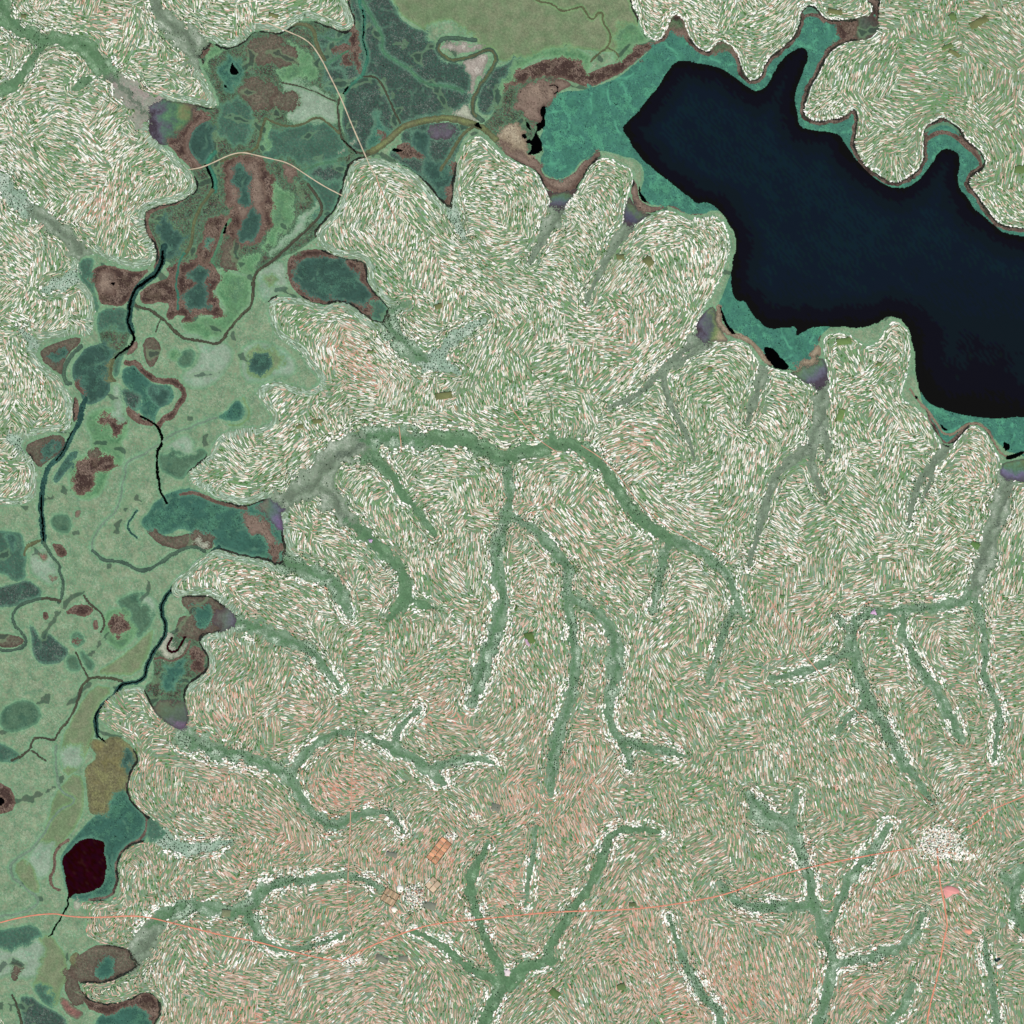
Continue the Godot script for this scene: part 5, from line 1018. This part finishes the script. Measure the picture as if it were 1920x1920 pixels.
func plant_fields() -> void:
	var upland := get_node("upland")
	var ranked := []
	for k in strips:
		for s in strips[k]:
			var p: Vector2 = s[0]
			if p.x > 4 and p.y > 4 and p.x < 1916 and p.y < 1916 and dist(d_valley, p.x, p.y) > 6.0: ranked.append([s[2] * s[3], k, s])
	ranked.sort_custom(func(a, b): return a[0] > b[0])
	var plot := block_mesh()
	var mats := {}
	var shown := 0
	for e in ranked:
		if shown >= 292: break
		if e[1] == "bush" or e[1] == "white": continue
		var s: Array = e[2]
		var vari: String = e[1] + str(shown % 3)
		if not mats.has(vari):
			var c: Array = FC[e[1]].duplicate()
			for m in 3: c[m] = c[m] * [0.94, 1.0, 1.04][shown % 3]
			mats[vari] = plain_mat(c)
		place_plot(plot, mats[vari], s[0], s[1], s[2], s[3], 0.6 + 1.5 * s[4], upland)
		s[2] = 0.0
		shown += 1
	var V := PackedVector3Array(); var C := PackedColorArray(); var I := PackedInt32Array()
	for k in strips:
		var base := lin(FC[k])
		for s in strips[k]:
			if s[2] == 0.0: continue
			var f := rng.randf_range(0.82, 1.16)
			quad_strip(V, C, I, s, Color(minf(base.r * f * rng.randf_range(0.96, 1.04), 0.86), minf(base.g * f, 0.86), minf(base.b * f * rng.randf_range(0.94, 1.06), 0.86)))
	var mi := MeshInstance3D.new()
	mi.mesh = sheet(V, C, I); mi.material_override = ground_mat; mi.name = "field_plots"
	upland.add_child(mi, true)
	mi.set_meta("kind", "stuff")
	mi.set_meta("label", "thousands of narrow pale, pink and green field strips")

func place_plot(m: ArrayMesh, mat: Material, p: Vector2, a: float, ln: float, wd: float, h: float, parent: Node, nm := "field_plot", label := "") -> void:
	var o := MeshInstance3D.new()
	o.mesh = m; o.material_override = mat; o.name = nm
	parent.add_child(o, true)
	o.position = Vector3(wx(p.x), HIGH, wx(p.y))
	o.rotation.y = -a
	o.scale = Vector3(ln * S, h, wd * S)
	if label != "": o.set_meta("label", label)

func patch(nm: String, label: String, category: String, cls: Array, pts: Array, h: float, kind := "", rough := 0.12) -> MeshInstance3D:   # an irregular raised plot, wood or bare ground
	var p := PackedVector2Array()
	var n := pts.size() / 2
	for i in n:
		var a := Vector2(pts[2 * i], pts[2 * i + 1]); var b := Vector2(pts[(2 * i + 2) % pts.size()], pts[(2 * i + 3) % pts.size()])
		var k := maxi(1, int(a.distance_to(b) / 2.5))
		for j in k:
			var q := a.lerp(b, float(j) / k)
			p.append(q + Vector2(rng.randfn(0, rough), rng.randfn(0, rough)) * 4.0)
	var tri := Geometry2D.triangulate_polygon(p)
	var st := SurfaceTool.new()
	st.begin(Mesh.PRIMITIVE_TRIANGLES)
	for t in range(0, tri.size(), 3):
		var q := [p[tri[t]], p[tri[t + 1]], p[tri[t + 2]]]
		if (q[1] - q[0]).cross(q[2] - q[0]) < 0.0: q = [q[0], q[2], q[1]]
		for v in q:
			st.set_color(lin(cls) * rng.randf_range(0.82, 1.14))
			st.add_vertex(Vector3(wx(v.x), HIGH + h, wx(v.y)))
	for i in p.size():
		var a := p[i]; var b := p[(i + 1) % p.size()]
		var top := HIGH + h
		for v in [[a, top], [b, HIGH - 0.2], [b, top], [a, top], [a, HIGH - 0.2], [b, HIGH - 0.2]]:
			st.set_color(lin(cls))
			st.add_vertex(Vector3(wx(v[0].x), v[1], wx(v[0].y)))
	st.generate_normals()
	var mi := MeshInstance3D.new()
	mi.mesh = st.commit(); mi.material_override = ground_mat; mi.name = numbered(nm)
	add_child(mi, true)
	tag(mi, label, category, "", kind)
	return mi

func quad_pts(x: float, y: float, w: float, h: float, deg: float) -> Array:
	var u := Vector2.from_angle(deg_to_rad(deg)) * w * 0.5; var v := Vector2.from_angle(deg_to_rad(deg + 90)) * h * 0.5
	var c := Vector2(x, y)
	var out := []
	for q in [c - u - v, c + u - v, c + u + v, c - u + v]: out.append_array([q.x, q.y])
	return out

func build_plots() -> void:
	var wood := [112, 118, 80]; var wd2 := [100, 124, 78]
	for w in [["four-sided olive woodlot above the central valley", 832, 742, 38, 16, -8, wood], ["triangular olive woodlot near the lake lobe", 1216, 490, 24, 18, 45, wood], ["small olive woodlot on the lobe west of the lake", 1163, 482, 18, 12, 0, wood],
		["dark green woodlot in the upper right fields", 1786, 32, 18, 14, 60, wd2], ["long green woodlot on the right of the upper right fields", 1835, 42, 44, 16, -30, wood], ["narrow green woodlot west of the right-hand bay", 1776, 88, 26, 10, -20, wd2], ["curved green woodlot in the upper right fields", 1790, 100, 30, 9, 30, wood],
		["green woodlot on the far right edge", 1912, 318, 22, 18, 0, wd2], ["small dark woodlot beside the first long valley", 44, 30, 12, 9, 10, wood], ["brown-green woodlot on the top field lobe", 1565, 22, 34, 12, 10, wood], ["elongated woodlot near the grey fan", 513, 29, 22, 9, 12, wood],
		["green grove on the square field lobe", 1582, 640, 34, 16, -10, [104, 130, 80]], ["small green grove on the square field lobe", 1648, 682, 12, 10, 20, wd2], ["green strip grove below the purple corner", 1576, 778, 14, 28, 20, [110, 138, 84]], ["tiny olive grove on the circle lobe", 1330, 690, 9, 8, 0, wood],
		["small brown woodlot west of the long central valley", 596, 790, 24, 10, -12, wood], ["second brown woodlot west of the long central valley", 562, 800, 16, 9, -10, wood], ["woodlot above the oval pond's flats", 822, 574, 18, 12, -15, wood], ["small woodlot among the pinkish fields", 694, 660, 14, 9, 0, [112, 130, 84]],
		["dark grove with a pool in the concentric fields", 993, 1196, 20, 24, -20, [88, 112, 66]], ["dark grove beside the straight valley", 967, 1140, 6, 14, 10, [78, 106, 58]], ["dark round grove north of the long dirt road", 1186, 1696, 16, 10, 0, [96, 108, 76]], ["small dark grove near the town road", 1780, 1712, 12, 8, 15, [104, 118, 88]],
		["square grove in the bottom right fields", 1652, 1895, 12, 10, 45, [104, 118, 88]], ["dark bush clump at the lower centre", 1040, 1862, 24, 16, 40, [92, 116, 74]], ["dark bush clump west of the faint gully", 1165, 1850, 18, 14, -20, [98, 118, 78]], ["olive plot on the valley floor by the orange road", 424, 1712, 20, 16, 5, [124, 132, 104]],
		["grove east of the tree dotted flats", 905, 880, 10, 12, 0, wd2], ["grove by the right edge valley", 1829, 1022, 20, 14, 30, [92, 124, 74]], ["grove north of the branching valley", 1467, 1118, 10, 9, 0, [96, 132, 84]]]:
		var o := patch("woodlot", w[0], "woodlot", w[6], quad_pts(w[1], w[2], w[3] * 0.82, w[4] * 0.82, w[5]), 5.0 + rng.randf(), "", 0.16)
		o.set_meta("group", "woodlots among the fields")
	patch("bare_plot", "large pink bare plot south of the town", "bare plot", [214, 150, 148], [1769, 1664, 1776, 1661, 1788, 1662, 1796, 1666, 1800, 1672, 1794, 1677, 1786, 1677, 1780, 1681, 1772, 1684, 1769, 1676], 2.1)
	patch("bare_plot", "small orange-pink bare plot below the large pink one", "bare plot", [226, 160, 140], [1808, 1738, 1814, 1742, 1824, 1742, 1822, 1750, 1816, 1752, 1808, 1746], 2.1)
	patch("salt_pan", "lavender triangular dry pool on the branching valley", "dry pool", [206, 172, 208], [1640, 1141, 1645, 1153, 1630, 1151], 2.2)
	patch("salt_pan", "small lavender dry pool in the green gully", "dry pool", [186, 160, 196], [690, 1010, 699, 1012, 697, 1018, 692, 1017], 2.2)
	patch("salt_pan", "lavender dry pool inside the dark grove", "dry pool", [196, 168, 190], [983, 1198, 988, 1198, 994, 1212, 990, 1212], 7.0)
	patch("salt_pan", "pale pinkish dry pool at the valley fork bottom centre", "dry pool", [226, 214, 218], [944, 1818, 952, 1817, 957, 1822, 955, 1830, 947, 1829], 2.2)
	patch("bare_ground", "bright white ground disc west of the large village", "bare ground", [250, 250, 242], [744, 1662, 750, 1659, 756, 1662, 757, 1669, 751, 1674, 745, 1671], 2.0)
	patch("bare_ground", "white ground at the foot of the large village", "bare ground", [246, 240, 228], [733, 1702, 739, 1700, 745, 1706, 741, 1712, 735, 1708], 2.0)
	patch("bare_ground", "white ground by the walled compound", "bare ground", [244, 242, 230], [800, 1650, 806, 1645, 808, 1652, 804, 1660, 798, 1659], 2.0)
	patch("pool_scar", "grey hollow inside the large village", "hollow", [128, 122, 110], [776, 1668, 783, 1664, 792, 1668, 790, 1675, 780, 1677], 2.0)
	for h in [["grey hollow east of the large village", 803, 1698, 26, 14, 10], ["grey hollow north-west of the large village", 734, 1602, 22, 10, 15], ["grey-lilac hollow east of the white village", 716, 1798, 24, 12, 25], ["second grey-lilac hollow east of the white village", 756, 1797, 18, 11, 0], ["grey hollow north of the dirt road", 930, 1514, 18, 14, 20]]:
		var o := patch("hollow", h[0], "hollow", [122, 128, 116], quad_pts(h[1], h[2], h[3], h[4], h[5]), 2.0, "", 0.18)
		o.set_meta("group", "grey hollows in the red fields")

# a walled garden block: beds with dark hedges round and between them
func garden(label: String, origin: Vector2, deg: float, ln: float, wd: float, cols: int, rows: int, bed: Array, seed_no: int) -> void:
	var g := Node3D.new(); g.name = numbered("garden"); add_child(g, true)
	tag(g, label, "garden", "market gardens by the villages")
	g.position = Vector3(wx(origin.x), HIGH, wx(origin.y)); g.rotation.y = -deg_to_rad(deg)
	var block := block_mesh()
	var hedge := plain_mat([92, 82, 58])
	var lw := ln * S; var ww := wd * S
	for c in cols:
		for r in rows:
			var o := MeshInstance3D.new(); o.mesh = block; o.name = "bed"
			var f := 0.82 + 0.3 * fmod(float(c * 7 + r * 3 + seed_no) * 0.37, 1.0)
			o.material_override = plain_mat([bed[0] * f, bed[1] * f, bed[2] * f])
			g.add_child(o, true)
			o.position = Vector3((c + 0.5) / cols * lw - lw * 0.5, 0, (r + 0.5) / rows * ww - ww * 0.5)
			o.scale = Vector3(lw / cols * 0.86, 2.2, ww / rows * 0.9)
	for k in [[0.0, -0.5, lw, 5.0], [0.0, 0.5, lw, 5.0], [-0.5, 0.0, 5.0, ww], [0.5, 0.0, 5.0, ww], [0.0, 0.0, lw, 4.0]]:
		var o := MeshInstance3D.new(); o.mesh = block; o.name = "hedge"; o.material_override = hedge
		g.add_child(o, true)
		o.position = Vector3(k[0] * lw, 0, k[1] * ww); o.scale = Vector3(k[2], 3.4, k[3])

func build_gardens() -> void:
	garden("reddish walled garden block north of the large village", Vector2(823, 1595), -52, 49, 23, 7, 2, [206, 152, 120], 1)
	garden("brown garden block with dark hedges west of the large village", Vector2(731, 1682), 30, 28, 26, 6, 2, [178, 152, 126], 4)
	garden("square walled compound east of the large village", Vector2(812, 1659), -48, 24, 22, 2, 2, [196, 176, 152], 2)
# ---------------------------------------------------------------- trees

func crown_mesh(seed_no: int, rings: int, seg: int, col: Array) -> ArrayMesh:   # an uneven leafy dome, 1 across, 0.9 high, made of loose clumps
	var r := RandomNumberGenerator.new(); r.seed = seed_no
	var st := SurfaceTool.new()
	st.begin(Mesh.PRIMITIVE_TRIANGLES)
	for clump in rings:
		var a := clump * 2.4; var d := 0.0 if clump == 0 else r.randf_range(0.16, 0.3)
		var c := Vector3(cos(a) * d, r.randf_range(0.35, 0.6), sin(a) * d)
		var rad := r.randf_range(0.2, 0.3) if rings > 1 else 0.5
		var pts := []
		for k in seg: pts.append(c + Vector3(cos(TAU * k / seg), -0.25, sin(TAU * k / seg)) * rad * r.randf_range(0.8, 1.15))
		var mid := []
		for k in seg: mid.append(c + Vector3(cos(TAU * (k + 0.5) / seg) * 0.7, 0.65, sin(TAU * (k + 0.5) / seg) * 0.7) * rad * r.randf_range(0.8, 1.1))
		var top := c + Vector3(0, rad * 1.0, 0); var low := c - Vector3(0, rad * 0.8, 0)
		for k in seg:
			var n := (k + 1) % seg
			for t in [[pts[k], mid[k], pts[n]], [mid[k], mid[n], pts[n]], [mid[k], top, mid[n]], [pts[k], pts[n], low]]:
				var f := r.randf_range(0.75, 1.25)
				for v in t:
					st.set_color(lin(col) * f); st.add_vertex(v)
	st.generate_normals()
	return st.commit()

func trunk_mesh() -> ArrayMesh:
	var c := CylinderMesh.new(); c.top_radius = 0.03; c.bottom_radius = 0.055; c.height = 0.4; c.radial_segments = 6; c.rings = 1
	var a := ArrayMesh.new(); a.add_surface_from_arrays(Mesh.PRIMITIVE_TRIANGLES, c.get_mesh_arrays())
	return a

var crowns := []
var trunk: ArrayMesh
var trunk_mat: StandardMaterial3D
var tree_proto := []
var trees_made := 0

func tree(px: float, py: float, size: float, label: String, group: String) -> void:
	if tree_proto.is_empty():
		for k in 4:
			var o := Node3D.new(); o.name = "tree"
			var a := MeshInstance3D.new(); a.mesh = crowns[k]; a.material_override = ground_mat; a.name = "crown"; o.add_child(a, true)
			var b := MeshInstance3D.new(); b.mesh = trunk; b.material_override = trunk_mat; b.name = "trunk"; o.add_child(b, true)
			b.position.y = 0.2
			tree_proto.append(o)
	var t: Node3D = tree_proto[trees_made % 4].duplicate()
	trees_made += 1
	t.name = numbered("tree")
	add_child(t, true)
	tag(t, label, "tree", group)
	t.position = Vector3(wx(px), maxf(height(px, py), 0.0), wx(py))
	t.rotation.y = rng.randf() * TAU
	t.scale = Vector3.ONE * size

func grove(label: String, group: String, count: int, c: Vector2, rx: float, ry: float, lo: float, hi: float) -> void:
	for k in count:
		var a := rng.randf() * TAU; var d := sqrt(rng.randf())
		tree(c.x + cos(a) * d * rx, c.y + sin(a) * d * ry, rng.randf_range(lo, hi), label, group)

func scatter_trees() -> void:
	var mm := MultiMesh.new()
	mm.transform_format = MultiMesh.TRANSFORM_3D
	mm.use_colors = true
	mm.mesh = crown_mesh(77, 1, 5, [255, 255, 255])
	var at := []
	var n := int(1960.0 / 3.6)
	for gy in n:
		for gx in n:
			var px := -20.0 + (gx + 0.5 + rng.randf_range(-0.35, 0.35)) * 3.6; var py := -20.0 + (gy + 0.5 + rng.randf_range(-0.35, 0.35)) * 3.6
			var i := cell_at(px, py)
			var id := B[i]
			var p := 0.0
			var lv := zlevel[id]
			if lv < 1.0: continue
			var cl := (n_big[i] - 128) / 128.0 + (n_mid[i] - 128) / 200.0
			if id == 0:
				var dv := dist(d_valley, px, py); var dm := dist(d_marsh, px, py)
				if dm > 16.0 and dv < 20.0: p = (1.0 - dv / 20.0) * clampf(0.4 + cl * 0.9, 0.05, 0.75)
				elif dm < 14.0 and px > 850.0: p = 0.01
				else: p = 0.012
			else:
				var c: String = zones[id].c
				if c == "palevalley": p = 0.5
				elif c == "valley": p = clampf(0.2 + cl * 1.1, 0.0, 0.7)
				elif c == "greenvalley": p = clampf(0.02 + cl * 0.8, 0.0, 0.4)
				else: p = 0.03
			if px > 150 and px < 300 and absf(py - 1852 - (px - 200) * -0.35) < 12.0 and id == 0: p = 0.3
			if rng.randf() < p: at.append([px, py, lv])
	mm.instance_count = at.size()
	print("scattered trees ", at.size())
	for k in at.size():
		var e: Array = at[k]
		var s := rng.randf_range(8.0, 14.5)
		mm.set_instance_transform(k, Transform3D(Basis(Vector3.UP, rng.randf() * TAU).scaled(Vector3(s, s * 0.8, s)), Vector3(wx(e[0]), e[2] - s * 0.1, wx(e[1]))))
		mm.set_instance_color(k, lin([52, 76, 54] if rng.randf() < 0.75 else [78, 102, 78]) * rng.randf_range(0.6, 1.2))
	var o := MultiMeshInstance3D.new()
	o.multimesh = mm; o.material_override = ground_mat; o.name = "scattered_trees"
	add_child(o, true)
	tag(o, "thousands of small dark trees dotting the valley edges", "trees", "", "stuff")

# ---------------------------------------------------------------- houses

var house_proto := []

func house_shape(k: int) -> Node3D:
	var o := Node3D.new(); o.name = "house"
	var w := 13.0; var d := 8.5; var h := 3.4; var rise := 2.2
	var wall := MeshInstance3D.new(); var bm := BoxMesh.new(); bm.size = Vector3(w, h, d); wall.mesh = bm
	wall.material_override = plain_mat([226, 214, 196]); wall.name = "wall"; o.add_child(wall, true); wall.position.y = h * 0.5
	var st := SurfaceTool.new()
	st.begin(Mesh.PRIMITIVE_TRIANGLES)
	var x := w * 0.5 + 0.6; var z := d * 0.5 + 0.6; var rx := w * 0.5 - (2.6 if k != 1 else -0.6)
	var A0 := Vector3(-x, h - 0.1, -z); var B0 := Vector3(x, h - 0.1, -z); var C0 := Vector3(x, h - 0.1, z); var D0 := Vector3(-x, h - 0.1, z)
	var E := Vector3(-rx, h + rise, 0); var F := Vector3(rx, h + rise, 0)
	for t in [[A0, B0, F], [A0, F, E], [C0, D0, E], [C0, E, F], [B0, C0, F], [D0, A0, E], [A0, D0, C0], [A0, C0, B0]]:
		for v in t: st.add_vertex(v)
	st.generate_normals()
	var roof := MeshInstance3D.new(); roof.mesh = st.commit()
	roof.material_override = plain_mat([[236, 236, 232], [200, 196, 190], [196, 132, 112]][k], 0.7); roof.name = "roof"; o.add_child(roof, true)
	var door := MeshInstance3D.new(); var db := BoxMesh.new(); db.size = Vector3(1.1, 2.1, 0.12); door.mesh = db
	door.material_override = plain_mat([90, 70, 56]); door.name = "door"; o.add_child(door, true); door.position = Vector3(1.2, 1.05, d * 0.5 + 0.06)
	return o

var houses_made := 0

func house(px: float, py: float, deg: float, label: String, group: String, k: int) -> void:
	if house_proto.is_empty():
		for m in 3: house_proto.append(house_shape(m))
	var t: Node3D = house_proto[k].duplicate()
	houses_made += 1
	t.name = numbered("house")
	add_child(t, true)
	tag(t, label, "house", group)
	t.position = Vector3(wx(px), HIGH + 2.35, wx(py)); t.rotation.y = deg_to_rad(deg)
	t.scale = Vector3.ONE * rng.randf_range(0.85, 1.2)

const ROOFS := ["white roofed", "grey roofed", "rust roofed"]

func village(place: String, count: int, c: Vector2, rx: float, ry: float, deg: float, step: float, tree_count: int) -> void:
	var spots := []
	var u := Vector2.from_angle(deg_to_rad(deg)); var v := Vector2(-u.y, u.x)
	for i in range(-30, 31):
		for j in range(-30, 31):
			var p := u * i * step + v * j * step + Vector2(rng.randf_range(-0.35, 0.35), rng.randf_range(-0.35, 0.35)) * step
			var e := Vector2(p.x / rx, p.y / ry).length()
			if e < 1.0 and rng.randf() < 1.1 - e * 0.7: spots.append([e + rng.randf() * 0.3, c + p])
	spots.sort_custom(func(a, b): return a[0] < b[0])
	for k in mini(count, spots.size()):
		var p: Vector2 = spots[k][1]
		var m: int = [0, 0, 0, 1, 1, 2][rng.randi() % 6]
		house(p.x, p.y, -deg + (90.0 if rng.randf() < 0.5 else 0.0) + rng.randfn(0, 5), "small %s house %s" % [ROOFS[m], place], "%s houses %s" % [ROOFS[m], place], m)
	grove("dark shade tree among the houses %s" % place, "shade trees %s" % place, tree_count, c, rx * 1.1, ry * 1.1, 9.0, 15.0)

func build_villages() -> void:
	village("of the town at lower right", 130, Vector2(1762, 1582), 52, 38, 8, 4.4, 130)
	village("of the large village by the walled gardens", 50, Vector2(776, 1682), 26, 32, -45, 4.6, 60)
	village("of the white village on the orange road", 44, Vector2(660, 1800), 25, 11, -30, 4.2, 14)
	village("of the hamlet above the reddish garden", 12, Vector2(846, 1567), 13, 8, -20, 4.6, 14)
	village("of the hamlet on the red soil", 9, Vector2(890, 1530), 14, 7, 0, 4.6, 5)

# ---------------------------------------------------------------- a lone small cloud

func puffs(c: Vector3) -> void:
	var st := SurfaceTool.new()
	for k in 9:
		var s := SphereMesh.new(); var r := rng.randf_range(9.0, 17.0)
		s.radius = r; s.height = r * 1.5; s.radial_segments = 14; s.rings = 8
		st.append_from(s, 0, Transform3D(Basis(), Vector3(rng.randf_range(-17, 17), rng.randf_range(-4, 4), rng.randf_range(-14, 14))))
	var o := MeshInstance3D.new(); o.mesh = st.commit(); o.name = "cloud"
	o.material_override = plain_mat([246, 252, 250], 1.0)
	add_child(o, true); o.position = c
	tag(o, "tiny white cloud casting a black shadow at the bottom right", "cloud")

# ---------------------------------------------------------------- assembly

func _ready() -> void:
	rng.seed = 20240611
	var cam := Camera3D.new(); cam.name = "camera"
	add_child(cam)
	cam.position = Vector3(0, 24000.0, 0)
	cam.rotation_degrees = Vector3(-90, 0, 0)
	cam.fov = rad_to_deg(2.0 * atan(4800.0 / (24000.0 - HIGH)))
	cam.near = 50.0; cam.far = 60000.0
	cam.current = true
	var sky_mat := ProceduralSkyMaterial.new()
	sky_mat.sky_top_color = Color(0.42, 0.50, 0.62)
	sky_mat.sky_horizon_color = Color(0.70, 0.78, 0.86)
	sky_mat.ground_horizon_color = Color(0.62, 0.66, 0.62)
	sky_mat.ground_bottom_color = Color(0.30, 0.34, 0.28)
	var sky := Sky.new(); sky.sky_material = sky_mat
	var env := Environment.new()
	env.background_mode = Environment.BG_SKY
	env.sky = sky
	env.ambient_light_source = Environment.AMBIENT_SOURCE_SKY
	env.tonemap_mode = Environment.TONE_MAPPER_LINEAR
	env.tonemap_exposure = 1.0
	env.sdfgi_enabled = true; env.ssao_enabled = true; env.ssil_enabled = true
	var we := WorldEnvironment.new(); we.name = "world_environment"; we.environment = env
	add_child(we)
	var sun := DirectionalLight3D.new(); sun.name = "sun"
	sun.rotation_degrees = Vector3(-56, 8, 0)
	sun.light_color = Color(1.0, 0.965, 0.90)
	sun.light_energy = 1.45
	sun.light_angular_distance = 0.5
	sun.shadow_enabled = true
	sun.directional_shadow_max_distance = 40000.0
	add_child(sun)

	ground_mat = StandardMaterial3D.new()
	ground_mat.vertex_color_use_as_albedo = true
	ground_mat.roughness = 0.97; ground_mat.metallic_specular = 0.15
	water_mat = StandardMaterial3D.new()
	water_mat.vertex_color_use_as_albedo = true
	water_mat.roughness = 0.3; water_mat.metallic_specular = 0.12

	n_warp_x = noise_bytes(0.045, 4, 11); n_warp_y = noise_bytes(0.045, 4, 12)
	n_mid = noise_bytes(0.06, 4, 21); n_big = noise_bytes(0.012, 4, 31); n_vein = noise_bytes(0.018, 3, 41, true)
	n_fine = noise_bytes(0.24, 3, 51); n_creek = noise_bytes(0.007, 4, 61, true)
	A.resize(N * N); A.fill(0)
	trace_floodplain()
	trace_valleys()
	trace_upper_marsh()
	trace_lake_shore()
	trace_west_marsh()
	trace_south_marsh()
	trace_details()
	trace_streams()
	for k in zones.size():
		if zones[k].n == "shallows": zfringe[k] = 2
	roughen()
	d_up = chamfer(mask_of(0))
	add_fringe()
	d_marsh = chamfer(mask_of(1)); d_valley = chamfer(mask_of(2)); d_lake = chamfer(mask_of(3))
	print("traced ", zones.size(), " ", Time.get_ticks_msec())
	build_ground()
	print("ground ", Time.get_ticks_msec())
	build_roads()
	contours()
	sow()
	plant_fields()
	print("fields ", Time.get_ticks_msec())
	build_plots()
	build_gardens()
	for k in 4: crowns.append(crown_mesh(100 + k, 5, 6, [60, 84, 48]))
	trunk = trunk_mesh(); trunk_mat = plain_mat([96, 76, 58])
	scatter_trees()
	build_villages()
	puffs(Vector3(wx(1871), 78.0, wx(1810)))
	print("done ", Time.get_ticks_msec(), " houses ", houses_made, " trees ", trees_made)
